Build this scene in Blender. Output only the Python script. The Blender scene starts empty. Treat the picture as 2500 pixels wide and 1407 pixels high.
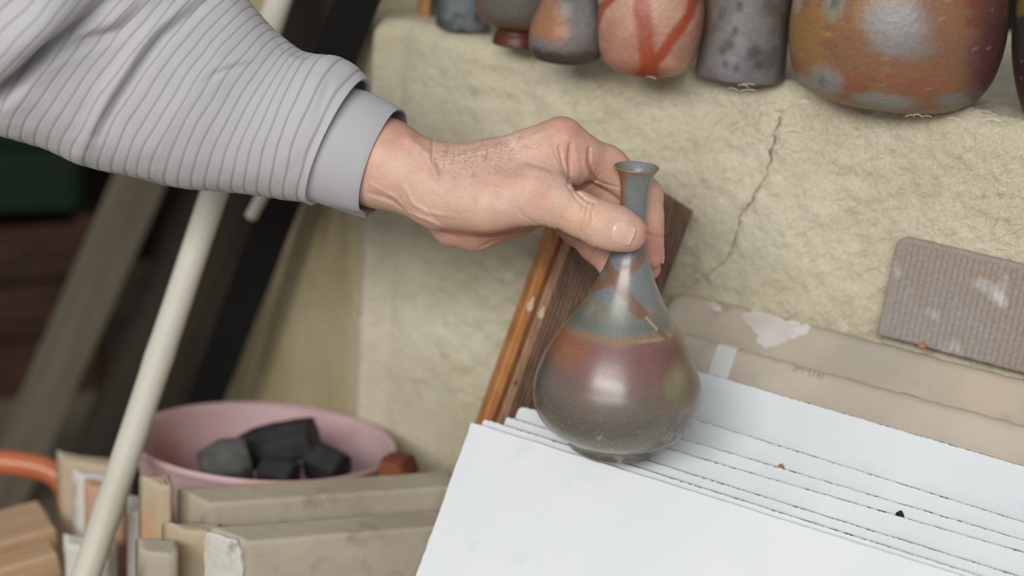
import bpy, bmesh, math, random
import numpy as np
from mathutils import Vector, Matrix

# ---------------------------------------------------------------- camera, world, lights
SC = bpy.context.scene
COL = SC.collection
PITCH, ROLL, FPX = math.radians(18), math.radians(4.5), 3800.0
CAM = np.array([0.0, 0.0, 0.8])
F = np.array([0, math.cos(PITCH), -math.sin(PITCH)])
_R0 = np.array([1.0, 0, 0]); _U0 = np.array([0, math.sin(PITCH), math.cos(PITCH)])
R = _R0 * math.cos(ROLL) + _U0 * math.sin(ROLL)
U = -_R0 * math.sin(ROLL) + _U0 * math.cos(ROLL)
Z = np.array([0, 0, 1.0])
cam = bpy.data.cameras.new('camera'); camo = bpy.data.objects.new('camera', cam); COL.objects.link(camo)
camo.matrix_world = Matrix(((R[0], U[0], -F[0], CAM[0]), (R[1], U[1], -F[1], CAM[1]), (R[2], U[2], -F[2], CAM[2]), (0, 0, 0, 1)))
cam.sensor_width = 36; cam.lens = FPX / 2500 * 36
cam.dof.use_dof = True; cam.dof.focus_distance = 0.862; cam.dof.aperture_fstop = 3.6
cam.clip_start = 0.02
SC.camera = camo
wd = bpy.data.worlds.new('world'); SC.world = wd; wd.use_nodes = True
wd.node_tree.nodes['Background'].inputs[0].default_value = (0.93, 0.97, 1.0, 1)
wd.node_tree.nodes['Background'].inputs[1].default_value = 0.36


def area(name, loc, target, sx, sy, power, col):
    l = bpy.data.lights.new(name, 'AREA'); l.shape = 'RECTANGLE'; l.size = sx; l.size_y = sy; l.energy = power; l.color = col
    o = bpy.data.objects.new(name, l); COL.objects.link(o); o.location = loc
    o.rotation_euler = (Vector(target) - Vector(loc)).to_track_quat('-Z', 'Y').to_euler()
    return o


area('window_daylight', (-0.75, -1.7, 1.75), (0.1, 0.9, 0.45), 2.3, 0.62, 74, (1.0, 0.985, 0.96))
SC.view_settings.view_transform = 'Standard'; SC.view_settings.look = 'None'
SC.view_settings.exposure = -0.1; SC.view_settings.gamma = 1.0
SC.view_settings.use_curve_mapping = False


# ---------------------------------------------------------------- helpers
def ray(x, y): return F + (x - 1250) / FPX * R - (y - 703.5) / FPX * U
def P(x, y, t): return CAM + t * ray(x, y)
def hit(x, y, q, n):
    d = ray(x, y); return CAM + d * (((q - CAM) @ n) / (d @ n))
def proj(q):
    d = np.asarray(q) - CAM; t = d @ F
    return 1250 + FPX * (d @ R) / t, 703.5 - FPX * (d @ U) / t, t
def nrm(v): v = np.asarray(v, float); return v / np.linalg.norm(v)


def lin(c):
    out = []
    for x in c:
        x = x / 255.0
        out.append(x / 12.92 if x <= 0.04045 else ((x + 0.055) / 1.055) ** 2.4)
    return out
def L4(c): return (*lin(c), 1)


def vnoise(p, seed=0):
    p = np.asarray(p, float); i = np.floor(p).astype(np.int64); fr = p - i; w = fr * fr * (3 - 2 * fr)
    def h(a, b, c):
        n = (a * 374761393 + b * 668265263 + c * 2147483647 + seed * 974634777) & 0x7fffffff
        n = ((n ^ (n >> 13)) * 1274126177) & 0x7fffffff
        n = ((n ^ (n >> 16)) * 668265263) & 0x7fffffff
        return (n & 0xffff) / 32767.5 - 1
    r = 0
    for dx in (0, 1):
        for dy in (0, 1):
            for dz in (0, 1):
                ww = (w[..., 0] if dx else 1 - w[..., 0]) * (w[..., 1] if dy else 1 - w[..., 1]) * (w[..., 2] if dz else 1 - w[..., 2])
                r = r + ww * h(i[..., 0] + dx, i[..., 1] + dy, i[..., 2] + dz)
    return r
def fbm(p, seed=0, o=4):
    a, r = 1.0, 0
    for k in range(o):
        r = r + a * vnoise(np.asarray(p) * (2 ** k), seed + k); a *= 0.5
    return r


def mesh_np(name, v, faces, mat=None, parent=None, smooth=True, col=None):
    me = bpy.data.meshes.new(name)
    v = np.asarray(v, np.float32)
    if isinstance(faces, np.ndarray) and faces.ndim == 2:
        n = faces.shape[1]; me.vertices.add(len(v)); me.vertices.foreach_set('co', v.ravel())
        me.loops.add(faces.size); me.loops.foreach_set('vertex_index', faces.ravel().astype(np.int32))
        me.polygons.add(len(faces)); me.polygons.foreach_set('loop_start', np.arange(0, faces.size, n, dtype=np.int32))
        me.update(calc_edges=True)
    else:
        me.from_pydata([tuple(map(float, q)) for q in v], [], faces)
    me.validate()
    if smooth is True:
        me.polygons.foreach_set('use_smooth', np.ones(len(me.polygons), bool))
    elif callable(smooth):
        for p_ in me.polygons: p_.use_smooth = smooth(p_)
    if col is not None:
        a = me.color_attributes.new('Col', 'FLOAT_COLOR', 'POINT')
        c = np.ones((len(v), 4), np.float32); c[:, :3] = col; a.data.foreach_set('color', c.ravel())
    if mat: me.materials.append(mat)
    o = bpy.data.objects.new(name, me); COL.objects.link(o)
    if parent: o.parent = parent
    return o


def tag(o, label=None, cat=None, group=None, kind=None):
    if label: o['label'] = label
    if cat: o['category'] = cat
    if group: o['group'] = group
    if kind: o['kind'] = kind
    return o


def empty(name, loc=(0, 0, 0)):
    o = bpy.data.objects.new(name, None); COL.objects.link(o); o.location = tuple(map(float, loc)); o.empty_display_size = 0.02
    bpy.context.view_layer.update()
    return o


def adopt(ch, par):
    ch.parent = par; ch.matrix_parent_inverse = par.matrix_world.inverted()
    return ch


def nodes_of(name):
    m = bpy.data.materials.new(name); m.use_nodes = True
    nt = m.node_tree; return m, nt, nt.nodes['Principled BSDF']


def mat(name, c1, c2=None, scale=20, rough=0.6, bump=0.0, bscale=200, detail=6, spec=0.4, c3=None, s3=60, w3=0.55,
        attr=False, stretch=None, sss=0.0, coat=0.0, mottle=0.0, fine=0.0, fscale=900, coords='Object', bump2=0.0, b2scale=40):
    m, nt, b = nodes_of(name); N = nt.nodes; K = nt.links
    tc = N.new('ShaderNodeTexCoord'); vec = tc.outputs[coords]
    if stretch:
        mp = N.new('ShaderNodeMapping'); mp.inputs['Scale'].default_value = stretch; K.new(vec, mp.inputs[0]); vec = mp.outputs[0]
    def noise(s, d=detail):
        n = N.new('ShaderNodeTexNoise'); n.inputs['Scale'].default_value = s; n.inputs['Detail'].default_value = d; K.new(vec, n.inputs[0]); return n
    def mix(fac, a, bb, typ='MIX'):
        x = N.new('ShaderNodeMix'); x.data_type = 'RGBA'; x.blend_type = typ
        if isinstance(fac, float): x.inputs[0].default_value = fac
        else: K.new(fac, x.inputs[0])
        for sock, val in ((6, a), (7, bb)):
            if isinstance(val, tuple): x.inputs[sock].default_value = val
            else: K.new(val, x.inputs[sock])
        return x.outputs[2]
    def ramp(src, lo, hi):
        r = N.new('ShaderNodeMapRange'); r.inputs[1].default_value = lo; r.inputs[2].default_value = hi; r.clamp = True
        K.new(src, r.inputs[0]); return r.outputs[0]
    if attr:
        a = N.new('ShaderNodeVertexColor'); a.layer_name = 'Col'; colr = a.outputs[0]
    else:
        colr = L4(c1)
    if c2 is not None: colr = mix(ramp(noise(scale).outputs[0], 0.35, 0.65), colr, L4(c2))
    if c3 is not None: colr = mix(ramp(noise(s3).outputs[0], w3, w3 + 0.12), colr, L4(c3))
    if mottle:
        g = ramp(noise(scale).outputs[0], 0.25, 0.75)
        mm = N.new('ShaderNodeMapRange'); mm.inputs[3].default_value = 1 - mottle; mm.inputs[4].default_value = 1 + mottle; K.new(g, mm.inputs[0])
        cc = N.new('ShaderNodeCombineColor'); [K.new(mm.outputs[0], cc.inputs[i]) for i in range(3)]
        colr = mix(1.0, colr, cc.outputs[0], 'MULTIPLY')
    if fine:
        g = ramp(noise(fscale, 3).outputs[0], 0.3, 0.7)
        mm = N.new('ShaderNodeMapRange'); mm.inputs[3].default_value = 1 - fine; mm.inputs[4].default_value = 1 + fine; K.new(g, mm.inputs[0])
        cc = N.new('ShaderNodeCombineColor'); [K.new(mm.outputs[0], cc.inputs[i]) for i in range(3)]
        colr = mix(1.0, colr, cc.outputs[0], 'MULTIPLY')
    if isinstance(colr, tuple): b.inputs['Base Color'].default_value = colr
    else: K.new(colr, b.inputs['Base Color'])
    b.inputs['Roughness'].default_value = rough; b.inputs['Specular IOR Level'].default_value = spec
    if coat: b.inputs['Coat Weight'].default_value = coat; b.inputs['Coat Roughness'].default_value = 0.25
    if sss:
        b.inputs['Subsurface Weight'].default_value = sss; b.inputs['Subsurface Radius'].default_value = (1.0, 0.35, 0.2)
        b.inputs['Subsurface Scale'].default_value = 0.004
    prev = None
    for bs, sc in ((bump2, b2scale), (bump, bscale)):
        if bs:
            bp = N.new('ShaderNodeBump'); bp.inputs['Strength'].default_value = min(1.0, bs); bp.inputs['Distance'].default_value = 0.001 * max(1, bs)
            K.new(noise(sc, 8).outputs[0], bp.inputs['Height'])
            if prev: K.new(prev, bp.inputs['Normal'])
            prev = bp.outputs[0]
    if prev: K.new(prev, b.inputs['Normal'])
    return m


def plate(name, outline, th, bevel, m, frame, parent=None, seg=3):
    """rounded plate: outline (x,y) counter-clockwise in the frame's plane, front face at z=0, back at z=-th"""
    o2 = np.asarray(outline, float); n = len(o2)
    d = np.roll(o2, -1, 0) - np.roll(o2, 1, 0); nm = np.stack([d[:, 1], -d[:, 0]], 1); nm /= np.linalg.norm(nm, axis=1)[:, None] + 1e-12
    rings = []
    for k in range(seg + 1):
        a = math.pi / 2 * k / seg; rings.append((bevel * (1 - math.sin(a)), -bevel * (1 - math.cos(a))))
    for k in range(seg + 1):
        a = math.pi / 2 * k / seg; rings.append((bevel * (1 - math.cos(a)), -th + bevel * (1 - math.sin(a))))
    v = []
    for ins, zz in rings:
        q = o2 - nm * ins; v.append(np.concatenate([q, np.full((n, 1), zz)], 1))
    nr = len(v); v = np.concatenate(v)
    fs = [tuple(range(n))]
    for r in range(nr - 1):
        for i in range(n):
            j = (i + 1) % n; fs.append((r * n + i, (r + 1) * n + i, (r + 1) * n + j, r * n + j))
    fs.append(tuple(range((nr - 1) * n, nr * n))[::-1])
    ob = mesh_np(name, v, fs, m, None, smooth=lambda p_: len(p_.vertices) == 4)
    ob.matrix_world = frame
    if parent: adopt(ob, parent)
    return ob


def frame_of(o, x, y):
    x = nrm(x); y = np.asarray(y, float); y = nrm(y - x * (x @ y)); zz = np.cross(x, y)
    return Matrix(((x[0], y[0], zz[0], o[0]), (x[1], y[1], zz[1], o[1]), (x[2], y[2], zz[2], o[2]), (0, 0, 0, 1)))


def rrect(x0, x1, y0, y1, r, jag=0.0, seed=0, step=0.006):
    """rounded rectangle outline, ccw, with slightly ragged edges; r = (bl, br, tr, tl)"""
    pts = []
    def edge(a, b):
        a = np.array(a); b = np.array(b); k = max(2, int(np.linalg.norm(b - a) / step))
        for i in range(1, k): pts.append(a + (b - a) * i / k)
    def corner(cx, cy, rr, a0):
        if rr <= 0: pts.append(np.array([cx, cy])); return
        for i in range(6):
            a = a0 + math.pi / 2 * i / 5; pts.append(np.array([cx + rr * math.cos(a), cy + rr * math.sin(a)]))
    bl, br, tr, tl = r
    corner(x0 + bl, y0 + bl, bl, math.pi); edge((x0 + bl, y0), (x1 - br, y0))
    corner(x1 - br, y0 + br, br, -math.pi / 2); edge((x1, y0 + br), (x1, y1 - tr))
    corner(x1 - tr, y1 - tr, tr, 0); edge((x1 - tr, y1), (x0 + tl, y1))
    corner(x0 + tl, y1 - tl, tl, math.pi / 2); edge((x0, y1 - tl), (x0, y0 + bl))
    p_ = np.array(pts)
    if jag:
        q = np.concatenate([p_ * 260, np.full((len(p_), 1), seed * 3.7)], 1)
        p_ = p_ + jag * np.stack([vnoise(q, seed), vnoise(q, seed + 9)], 1)
    return p_


def lathe(name, prof, base, m, n=96, col=None, parent=None, axis=Z, shift=None, facing=None, wob=0.0, seed=0):
    """prof: (r, h) list, bottom to top (may fold inside); col(phi, h, r) -> linear rgb arrays; phi = 0 faces the camera"""
    pr = np.asarray(prof, float); base = np.asarray(base, float)
    ax = nrm(axis); fc = CAM - base if facing is None else facing
    fc = fc - ax * (fc @ ax); fc = nrm(fc); rt = np.cross(ax, fc)  # rt: to the viewer's right
    ph = np.arange(n) / n * 2 * math.pi
    rr, hh = pr[:, 0], pr[:, 1]
    sh = np.zeros(len(pr)) if shift is None else np.asarray(shift)
    wf = 1 + wob * vnoise(np.stack(np.broadcast_arrays(np.cos(ph)[None] * 1.3, np.sin(ph)[None] * 1.3, hh[:, None] * 25), -1), seed) if wob else 1
    lat = rr[:, None] * np.sin(ph)[None] * wf; fr = rr[:, None] * np.cos(ph)[None] * wf
    v = rt * (lat + sh[:, None])[..., None] + fc * fr[..., None] + ax * np.repeat(hh[:, None], n, 1)[..., None]
    k = len(pr)
    i = np.arange(k - 1)[:, None] * n + np.arange(n)[None]; j = np.arange(k - 1)[:, None] * n + (np.arange(n)[None] + 1) % n
    fa = np.stack([i, j, j + n, i + n], -1).reshape(-1, 4)
    v = v.reshape(-1, 3)
    fl = [tuple(q) for q in fa] + [tuple(range(n))[::-1], tuple(range((k - 1) * n, k * n))]
    c = None
    if col is not None:
        A, B = np.broadcast_arrays(ph[None], hh[:, None]); A = (A + math.pi) % (2 * math.pi) - math.pi
        c = col(A.ravel(), B.ravel(), np.repeat(rr, n))
    o = mesh_np(name, v, fl, m, None, True, c); o.location = tuple(base)
    if parent:
        bpy.context.view_layer.update(); adopt(o, parent)
    return o


def smooth_prof(pts, n=90):
    p_ = np.array(pts, float); t = np.arange(len(p_)); tt = np.linspace(0, len(p_) - 1, n); out = []
    for x in tt:
        i = min(int(x), len(p_) - 2); f_ = x - i
        a, b, c, d = p_[max(i - 1, 0)], p_[i], p_[i + 1], p_[min(i + 2, len(p_) - 1)]
        out.append(0.5 * ((2 * b) + (c - a) * f_ + (2 * a - 5 * b + 4 * c - d) * f_ ** 2 + (3 * b - a - 3 * c + d) * f_ ** 3))
    return np.array(out)


def tube(name, pts, rad, m, n=12, parent=None):
    pts = [np.asarray(q, float) for q in pts]; v = []; fs = []
    for i, q in enumerate(pts):
        d = nrm(pts[min(i + 1, len(pts) - 1)] - pts[max(i - 1, 0)])
        a = nrm(np.cross(d, [0.13, 0.31, 0.94])); b = np.cross(d, a)
        r = rad[i] if hasattr(rad, '__len__') else rad
        for k in range(n):
            t = 2 * math.pi * k / n; v.append(q + a * math.cos(t) * r + b * math.sin(t) * r)
    for i in range(len(pts) - 1):
        for k in range(n):
            l = (k + 1) % n; fs.append((i * n + k, i * n + l, (i + 1) * n + l, (i + 1) * n + k))
    fs += [tuple(range(n))[::-1], tuple(range((len(pts) - 1) * n, len(pts) * n))]
    o = mesh_np(name, v, fs, m, None, True)
    if parent: adopt(o, parent)
    return o


def blend(c, tgt, w):
    w = np.clip(w, 0, 1)[:, None]; return c * (1 - w) + np.array(lin(tgt))[None] * w
def sstep(x, a, b):
    t = np.clip((x - a) / (b - a), 0, 1); return t * t * (3 - 2 * t)
def seg_dist(px, py, line):
    d = np.full(px.shape, 1e9); s = np.zeros(px.shape); tot = 0
    for (ax, ay), (bx, by) in zip(line[:-1], line[1:]):
        lx, ly = bx - ax, by - ay; l2 = lx * lx + ly * ly; h = np.clip(((px - ax) * lx + (py - ay) * ly) / l2, 0, 1)
        q = np.hypot(px - ax - h * lx, py - ay - h * ly); m = q < d; d = np.where(m, q, d); s = np.where(m, tot + h * math.sqrt(l2), s); tot += math.sqrt(l2)
    return d, s / tot


# ---------------------------------------------------------------- layout of the place
YAW = math.radians(28); ALF = math.radians(58)
UD = np.array([math.cos(YAW), -math.sin(YAW), 0]); AW = np.array([math.sin(YAW), math.cos(YAW), 0])      # along the mud wall / away into it
VD = math.cos(ALF) * AW + math.sin(ALF) * Z; ND = -math.sin(ALF) * AW + math.cos(ALF) * Z                # up the leaning shelves / out of them
Q0 = P(1505, 1135, 0.89)                                                                                # on the top edge of the front shelf
WALL_A = 0.176
LEDGE = 0.632

# ---------------------------------------------------------------- the setting
M_mud = mat('mud', (220, 211, 187), (205, 195, 168), 14, 0.95, 1.15, 600, 8, 0.1, c3=(190, 181, 158), s3=90, w3=0.62, fine=0.13, fscale=620, bump2=1.2, b2scale=190)
M_mud2 = mat('smooth_clay_plaster', (206, 191, 154), (193, 177, 139), 9, 0.95, 0.5, 300, 6, 0.1)
M_floor = mat('earth', (120, 110, 92), (96, 88, 74), 9, 0.95, 0.8, 60, spec=0.1)
M_dark = mat('sooted_boards', (46, 38, 30), (26, 23, 19), 5, 0.85, 0.4, 80, stretch=(6, 6, 0.6), spec=0.2)


def quad_slab(name, corners, m, th=0.05, kind='structure'):
    c = [np.asarray(q, float) for q in corners]; n_ = nrm(np.cross(c[1] - c[0], c[3] - c[0])); v = c + [q - n_ * th for q in c]
    o = mesh_np(name, v, [(0, 1, 2, 3), (7, 6, 5, 4), (0, 4, 5, 1), (1, 5, 6, 2), (2, 6, 7, 3), (3, 7, 4, 0)], m, None, False)
    return tag(o, kind=kind)


quad_slab('floor', [(-2.6, -1.2, 0), (1.8, -1.2, 0), (1.8, 2.6, 0), (-2.6, 2.6, 0)], M_floor)
quad_slab('wall_left', [(-2.6, 2.45, 0), (1.8, 2.45, 0), (1.8, 2.45, 2.4), (-2.6, 2.45, 2.4)], M_dark)

# mud wall with a ledge on top, a crack, a soft corner on its left and pits
CORNER_U = -0.293
PLc = Q0 + AW * WALL_A; PLc[2] = 0
cornerp = PLc + UD * CORNER_U
dirL = nrm(-UD * math.cos(math.radians(35)) + AW * math.sin(math.radians(35)))
inL = nrm(np.array([-dirL[1], dirL[0], 0])); inL = inL if inL @ AW > 0 else -inL
def to_wall(x, y):
    h = hit(x, y, PLc, AW); return (h - cornerp) @ UD, h[2]
sgrid = np.concatenate([np.linspace(-0.43, -0.02, 110), np.arange(-0.0185, 0.62, 0.0015), np.linspace(0.63, 0.95, 20)])
prof = [(0, z_) for z_ in np.linspace(0, 0.36, 24)] + [(0, z_) for z_ in np.arange(0.362, LEDGE - 0.0135, 0.0017)]
prof += [(0.012 * (1 - math.cos(a)), LEDGE - 0.012 + 0.012 * math.sin(a)) for a in np.linspace(0, math.pi / 2, 16)]
prof += [(x_, LEDGE) for x_ in np.concatenate([np.arange(0.014, 0.09, 0.0025), np.linspace(0.095, 0.40, 20)])]
prof = np.array(prof); ns, npf = len(sgrid), len(prof)
S_, A_ = np.meshgrid(sgrid, prof[:, 0], indexing='ij'); _, Zg = np.meshgrid(sgrid, prof[:, 1], indexing='ij')
w_ = sstep(S_, -0.012, 0.012)[..., None]
base = cornerp + np.where((S_ < 0)[..., None], dirL * (-S_)[..., None], UD * S_[..., None])
inw = inL * (1 - w_) + AW * w_
onface = 1 - sstep(A_, 0.0, 0.012)
npos = np.stack([S_, A_, Zg], -1)
rough_amt = 0.35 + 0.65 * sstep(S_, 0.0, 0.12)
disp = (0.0026 * fbm(npos * 18, 3, 3) + 0.0010 * fbm(npos * 110, 11, 3)) * rough_amt + 0.0011 * rough_amt * np.abs(fbm(npos * 330, 17, 2))
for (pu, pz), pr_, pd in [(to_wall(1328, 208), 0.006, 0.0022), (to_wall(1390, 262), 0.005, 0.002), (to_wall(1480, 285), 0.005, 0.002), (to_wall(1300, 250), 0.007, 0.001),
                          (to_wall(1230, 190), 0.005, 0.001), (to_wall(1560, 330), 0.004, 0.001), (to_wall(2090, 430), 0.006, 0.001), (to_wall(1750, 430), 0.006, 0.001)]:
    disp -= pd * np.exp(-((S_ - pu) ** 2 + (Zg - pz) ** 2) / (2 * (pr_ * 0.6) ** 2)) * onface
crack = [to_wall(*q) for q in [(1903, 285), (1896, 330), (1884, 385), (1866, 440), (1838, 482), (1812, 520), (1803, 560), (1790, 600), (1772, 632), (1735, 660), (1700, 690), (1680, 712)]]
wig = 0.0016 * vnoise(npos * 230, 5)
cd, cs = seg_dist(S_ + wig, Zg + 0.0012 * vnoise(npos * 260, 6), crack)
disp -= onface * (0.003 * np.exp(-(cd / 0.0014) ** 2) * (1 - 0.45 * cs) - 0.0012 * np.exp(-(cd / 0.006) ** 2))
disp += 0.004 * np.exp(-(S_ / 0.008) ** 2) * onface - 0.003 * np.exp(-((S_ - 0.018) / 0.008) ** 2) * onface
lip = 0.0025 * fbm(np.stack([S_ * 9, S_ * 0, S_ * 0], -1), 21, 3)
pos = base + inw * (A_ - disp * onface)[..., None]
pos[..., 2] = Zg + np.where(A_ > 0.0, disp * (1 - onface), 0) + lip * sstep(Zg, LEDGE - 0.06, LEDGE)
ii = np.arange(ns - 1)[:, None] * npf + np.arange(npf - 1)[None]
fa = np.stack([ii, ii + npf, ii + npf + 1, ii + 1], -1).reshape(-1, 4)
wall = mesh_np('wall_back', pos.reshape(-1, 3), fa, M_mud); tag(wall, kind='structure')
wall.data.materials.append(M_mud2)
mi = np.zeros(len(wall.data.polygons), np.int32); mi[:110 * (npf - 1)] = 1; wall.data.polygons.foreach_set('material_index', mi)
# the crack itself: a thin ragged ribbon, coloured dark for the shade of its depth
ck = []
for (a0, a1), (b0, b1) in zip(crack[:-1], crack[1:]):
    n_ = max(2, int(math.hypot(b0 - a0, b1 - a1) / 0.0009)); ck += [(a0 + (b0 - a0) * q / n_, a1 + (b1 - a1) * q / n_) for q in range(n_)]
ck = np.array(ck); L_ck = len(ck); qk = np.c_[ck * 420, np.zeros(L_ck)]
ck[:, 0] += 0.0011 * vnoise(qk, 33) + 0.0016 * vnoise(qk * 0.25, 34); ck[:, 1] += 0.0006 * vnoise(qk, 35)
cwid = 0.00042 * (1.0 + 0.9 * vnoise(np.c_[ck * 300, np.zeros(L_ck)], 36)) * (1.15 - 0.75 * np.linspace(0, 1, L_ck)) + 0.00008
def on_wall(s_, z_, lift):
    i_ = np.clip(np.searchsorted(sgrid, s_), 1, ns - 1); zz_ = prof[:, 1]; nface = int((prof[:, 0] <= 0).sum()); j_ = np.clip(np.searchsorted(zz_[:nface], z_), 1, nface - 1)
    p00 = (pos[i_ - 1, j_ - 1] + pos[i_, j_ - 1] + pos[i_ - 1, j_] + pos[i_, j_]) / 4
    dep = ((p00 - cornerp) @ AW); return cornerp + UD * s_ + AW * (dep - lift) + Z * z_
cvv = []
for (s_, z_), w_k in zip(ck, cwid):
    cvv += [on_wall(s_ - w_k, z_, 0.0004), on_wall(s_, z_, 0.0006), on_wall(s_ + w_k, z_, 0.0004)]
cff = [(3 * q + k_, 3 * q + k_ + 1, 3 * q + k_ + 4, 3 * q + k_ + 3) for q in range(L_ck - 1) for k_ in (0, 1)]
mesh_np('crack_shade_ribbon', cvv, cff, mat('crack_shade', (112, 103, 84), (140, 130, 108), 300, 0.95), wall, False)

# straw fibres bedded in the mud
rs = random.Random(4); sv, sf = [], []
def straw(c, d, l, r, bend):
    d = nrm(d); s1 = nrm(np.cross(d, AW + 0.01)); s2 = np.cross(d, s1); b0 = len(sv)
    for i in range(4):
        q = c + d * l * (i / 3 - 0.5) + s1 * bend * math.sin(math.pi * i / 3)
        for k in range(3):
            a = 2.094 * k; sv.append(q + s1 * r * math.cos(a) + s2 * r * math.sin(a))
    for i in range(3):
        for k in range(3):
            l_ = (k + 1) % 3; sf.append((b0 + i * 3 + k, b0 + i * 3 + l_, b0 + i * 3 + 3 + l_, b0 + i * 3 + 3 + k))
for i in range(900):
    s = 0.12 + 0.5 * (rs.random() ** 0.7); zz = rs.uniform(0.45, LEDGE - 0.012)
    c = cornerp + UD * s - AW * 0.0012 + Z * zz
    a = rs.gauss(0.1, 0.7); straw(c, UD * math.cos(a) + Z * math.sin(a) + AW * rs.uniform(-0.12, 0.12), rs.uniform(0.003, 0.012), rs.uniform(0.0001, 0.00022), rs.uniform(-0.001, 0.001))
for x_, y_ in [(1805, 215), (1815, 228), (2230, 285), (2260, 288), (2330, 272), (2400, 280), (2440, 300), (1590, 190), (1960, 250), (2350, 300)]:
    h = hit(x_, y_, np.array([0, 0, LEDGE + 0.0015]), Z)
    for k in range(2):
        a = rs.uniform(-0.6, 0.6); straw(h + np.array([rs.gauss(0, .004), rs.gauss(0, .004), rs.uniform(0, .002)]), UD * math.cos(a) + AW * math.sin(a) + Z * rs.uniform(-0.05, 0.25), rs.uniform(0.004, 0.011), 0.00022, 0.0008)
M_straw = mat('straw', (226, 216, 186), (200, 188, 154), 90, 0.8)
st = mesh_np('straw_fibres', sv, sf, M_straw, wall, False); tag(st, kind='stuff')

# ---------------------------------------------------------------- kiln shelves leaning on the wall
def shelf_mat(name, c1, c2, c3, edge, ew, rough, mott=0.0):
    m, nt, b = nodes_of(name); N, K = nt.nodes, nt.links
    tc = N.new('ShaderNodeTexCoord'); sx = N.new('ShaderNodeSeparateXYZ'); K.new(tc.outputs['Object'], sx.inputs[0])
    def noise(s, d=5):
        n = N.new('ShaderNodeTexNoise'); n.inputs['Scale'].default_value = s; n.inputs['Detail'].default_value = d; K.new(tc.outputs['Object'], n.inputs[0]); return n.outputs[0]
    def rng(src, a, b_, c=0.0, d=1.0):
        r = N.new('ShaderNodeMapRange'); r.inputs[1].default_value = a; r.inputs[2].default_value = b_; r.inputs[3].default_value = c; r.inputs[4].default_value = d; K.new(src, r.inputs[0]); return r.outputs[0]
    def mix(f_, a, b_):
        x = N.new('ShaderNodeMix'); x.data_type = 'RGBA'; K.new(f_, x.inputs[0])
        for s, v_ in ((6, a), (7, b_)):
            if isinstance(v_, tuple): x.inputs[s].default_value = v_
            else: K.new(v_, x.inputs[s])
        return x.outputs[2]
    def math_(op, a, b_):
        x = N.new('ShaderNodeMath'); x.operation = op
        for s, v_ in ((0, a), (1, b_)):
            if isinstance(v_, (int, float)): x.inputs[s].default_value = v_
            else: K.new(v_, x.inputs[s])
        return x.outputs[0]
    c = mix(rng(noise(11), 0.4, 0.65), L4(c1), L4(c2))
    c = mix(rng(noise(38), 0.6, 0.72), c, L4(c3))
    if edge:   # grime caught along the top edge (local y runs up to 0 there)
        reach = math_('MULTIPLY', rng(noise(420), 0.35, 0.75), ew)
        d = math_('ADD', sx.outputs[1], reach)
        f_ = math_('MULTIPLY', rng(d, -0.0001, 0.0002), rng(noise(60), 0.38, 0.55, 0.25, 1.0))
        c = mix(f_, c, L4(edge))
        spk = N.new('ShaderNodeTexVoronoi'); spk.inputs['Scale'].default_value = 160; K.new(tc.outputs['Object'], spk.inputs[0])
        f2 = math_('MULTIPLY', rng(spk.outputs[0], 0.045, 0.03), rng(noise(30), 0.56, 0.6))
        c = mix(f2, c, L4((120, 118, 112)))
    K.new(c, b.inputs['Base Color']); b.inputs['Roughness'].default_value = rough; b.inputs['Specular IOR Level'].default_value = 0.25
    bp = N.new('ShaderNodeBump'); bp.inputs['Strength'].default_value = 0.35; bp.inputs['Distance'].default_value = 0.0006
    K.new(noise(260, 8), bp.inputs['Height']); K.new(bp.outputs[0], b.inputs['Normal'])
    return m


M_white = shelf_mat('kiln_wash', (226, 230, 232), (220, 225, 228), (216, 221, 225), (62, 58, 54), 0.0011, 0.75)
M_white1 = shelf_mat('kiln_wash_front', (230, 233, 234), (225, 229, 231), (221, 226, 229), None, 0, 0.75)
M_brown = shelf_mat('bare_shelf', (198, 186, 170), (186, 174, 160), (180, 174, 160), (150, 140, 128), 0.0012, 0.85)
M_brown2 = shelf_mat('stained_shelf', (194, 180, 160), (176, 166, 152), (170, 158, 144), (120, 112, 104), 0.0015, 0.85)
shelves = []
# (pixel of two points on the top edge, thickness of the one in front, left end x px)
SH = [((1150, 1030), (2357, 1407), 0.0, 1150), ((1180, 1021), (2300, 1376), 0.012, 1181), ((1236, 1016), (2300, 1348), 0.012, 1236), ((1270, 990), (2300, 1290), 0.012, 1268),
      ((1750, 1096), (2300, 1259), 0.012, 1405), ((1750, 1040), (2300, 1212), 0.012, 1425), ((1750, 918), (2300, 1079), 0.012, 1460),
      ((1675, 812), (2500, 1035), 0.0125, 1600), ((1760, 732), (2500, 922), 0.019, 1636)]
LAB = ['large white shelf slab nearest the camera, stamped with raised letters, filling the lower right', 'thin white slab edge directly behind the front white slab, second in the stack',
       'third white slab from the front, its corner peeping out left of the vase foot', 'white slab with a rounded corner standing highest left of the vase, fourth from the front',
       'fifth white slab from the front, black crumb lying on it', 'sixth white slab from the front, orange crumb lying on its edge', 'widest white strip, rearmost white slab, touching the brown slabs',
       'brown unglazed slab with a white tape strip and stamped letters', 'rear brown slab with a pale splash, lying against the mud wall']
off = 0
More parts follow.
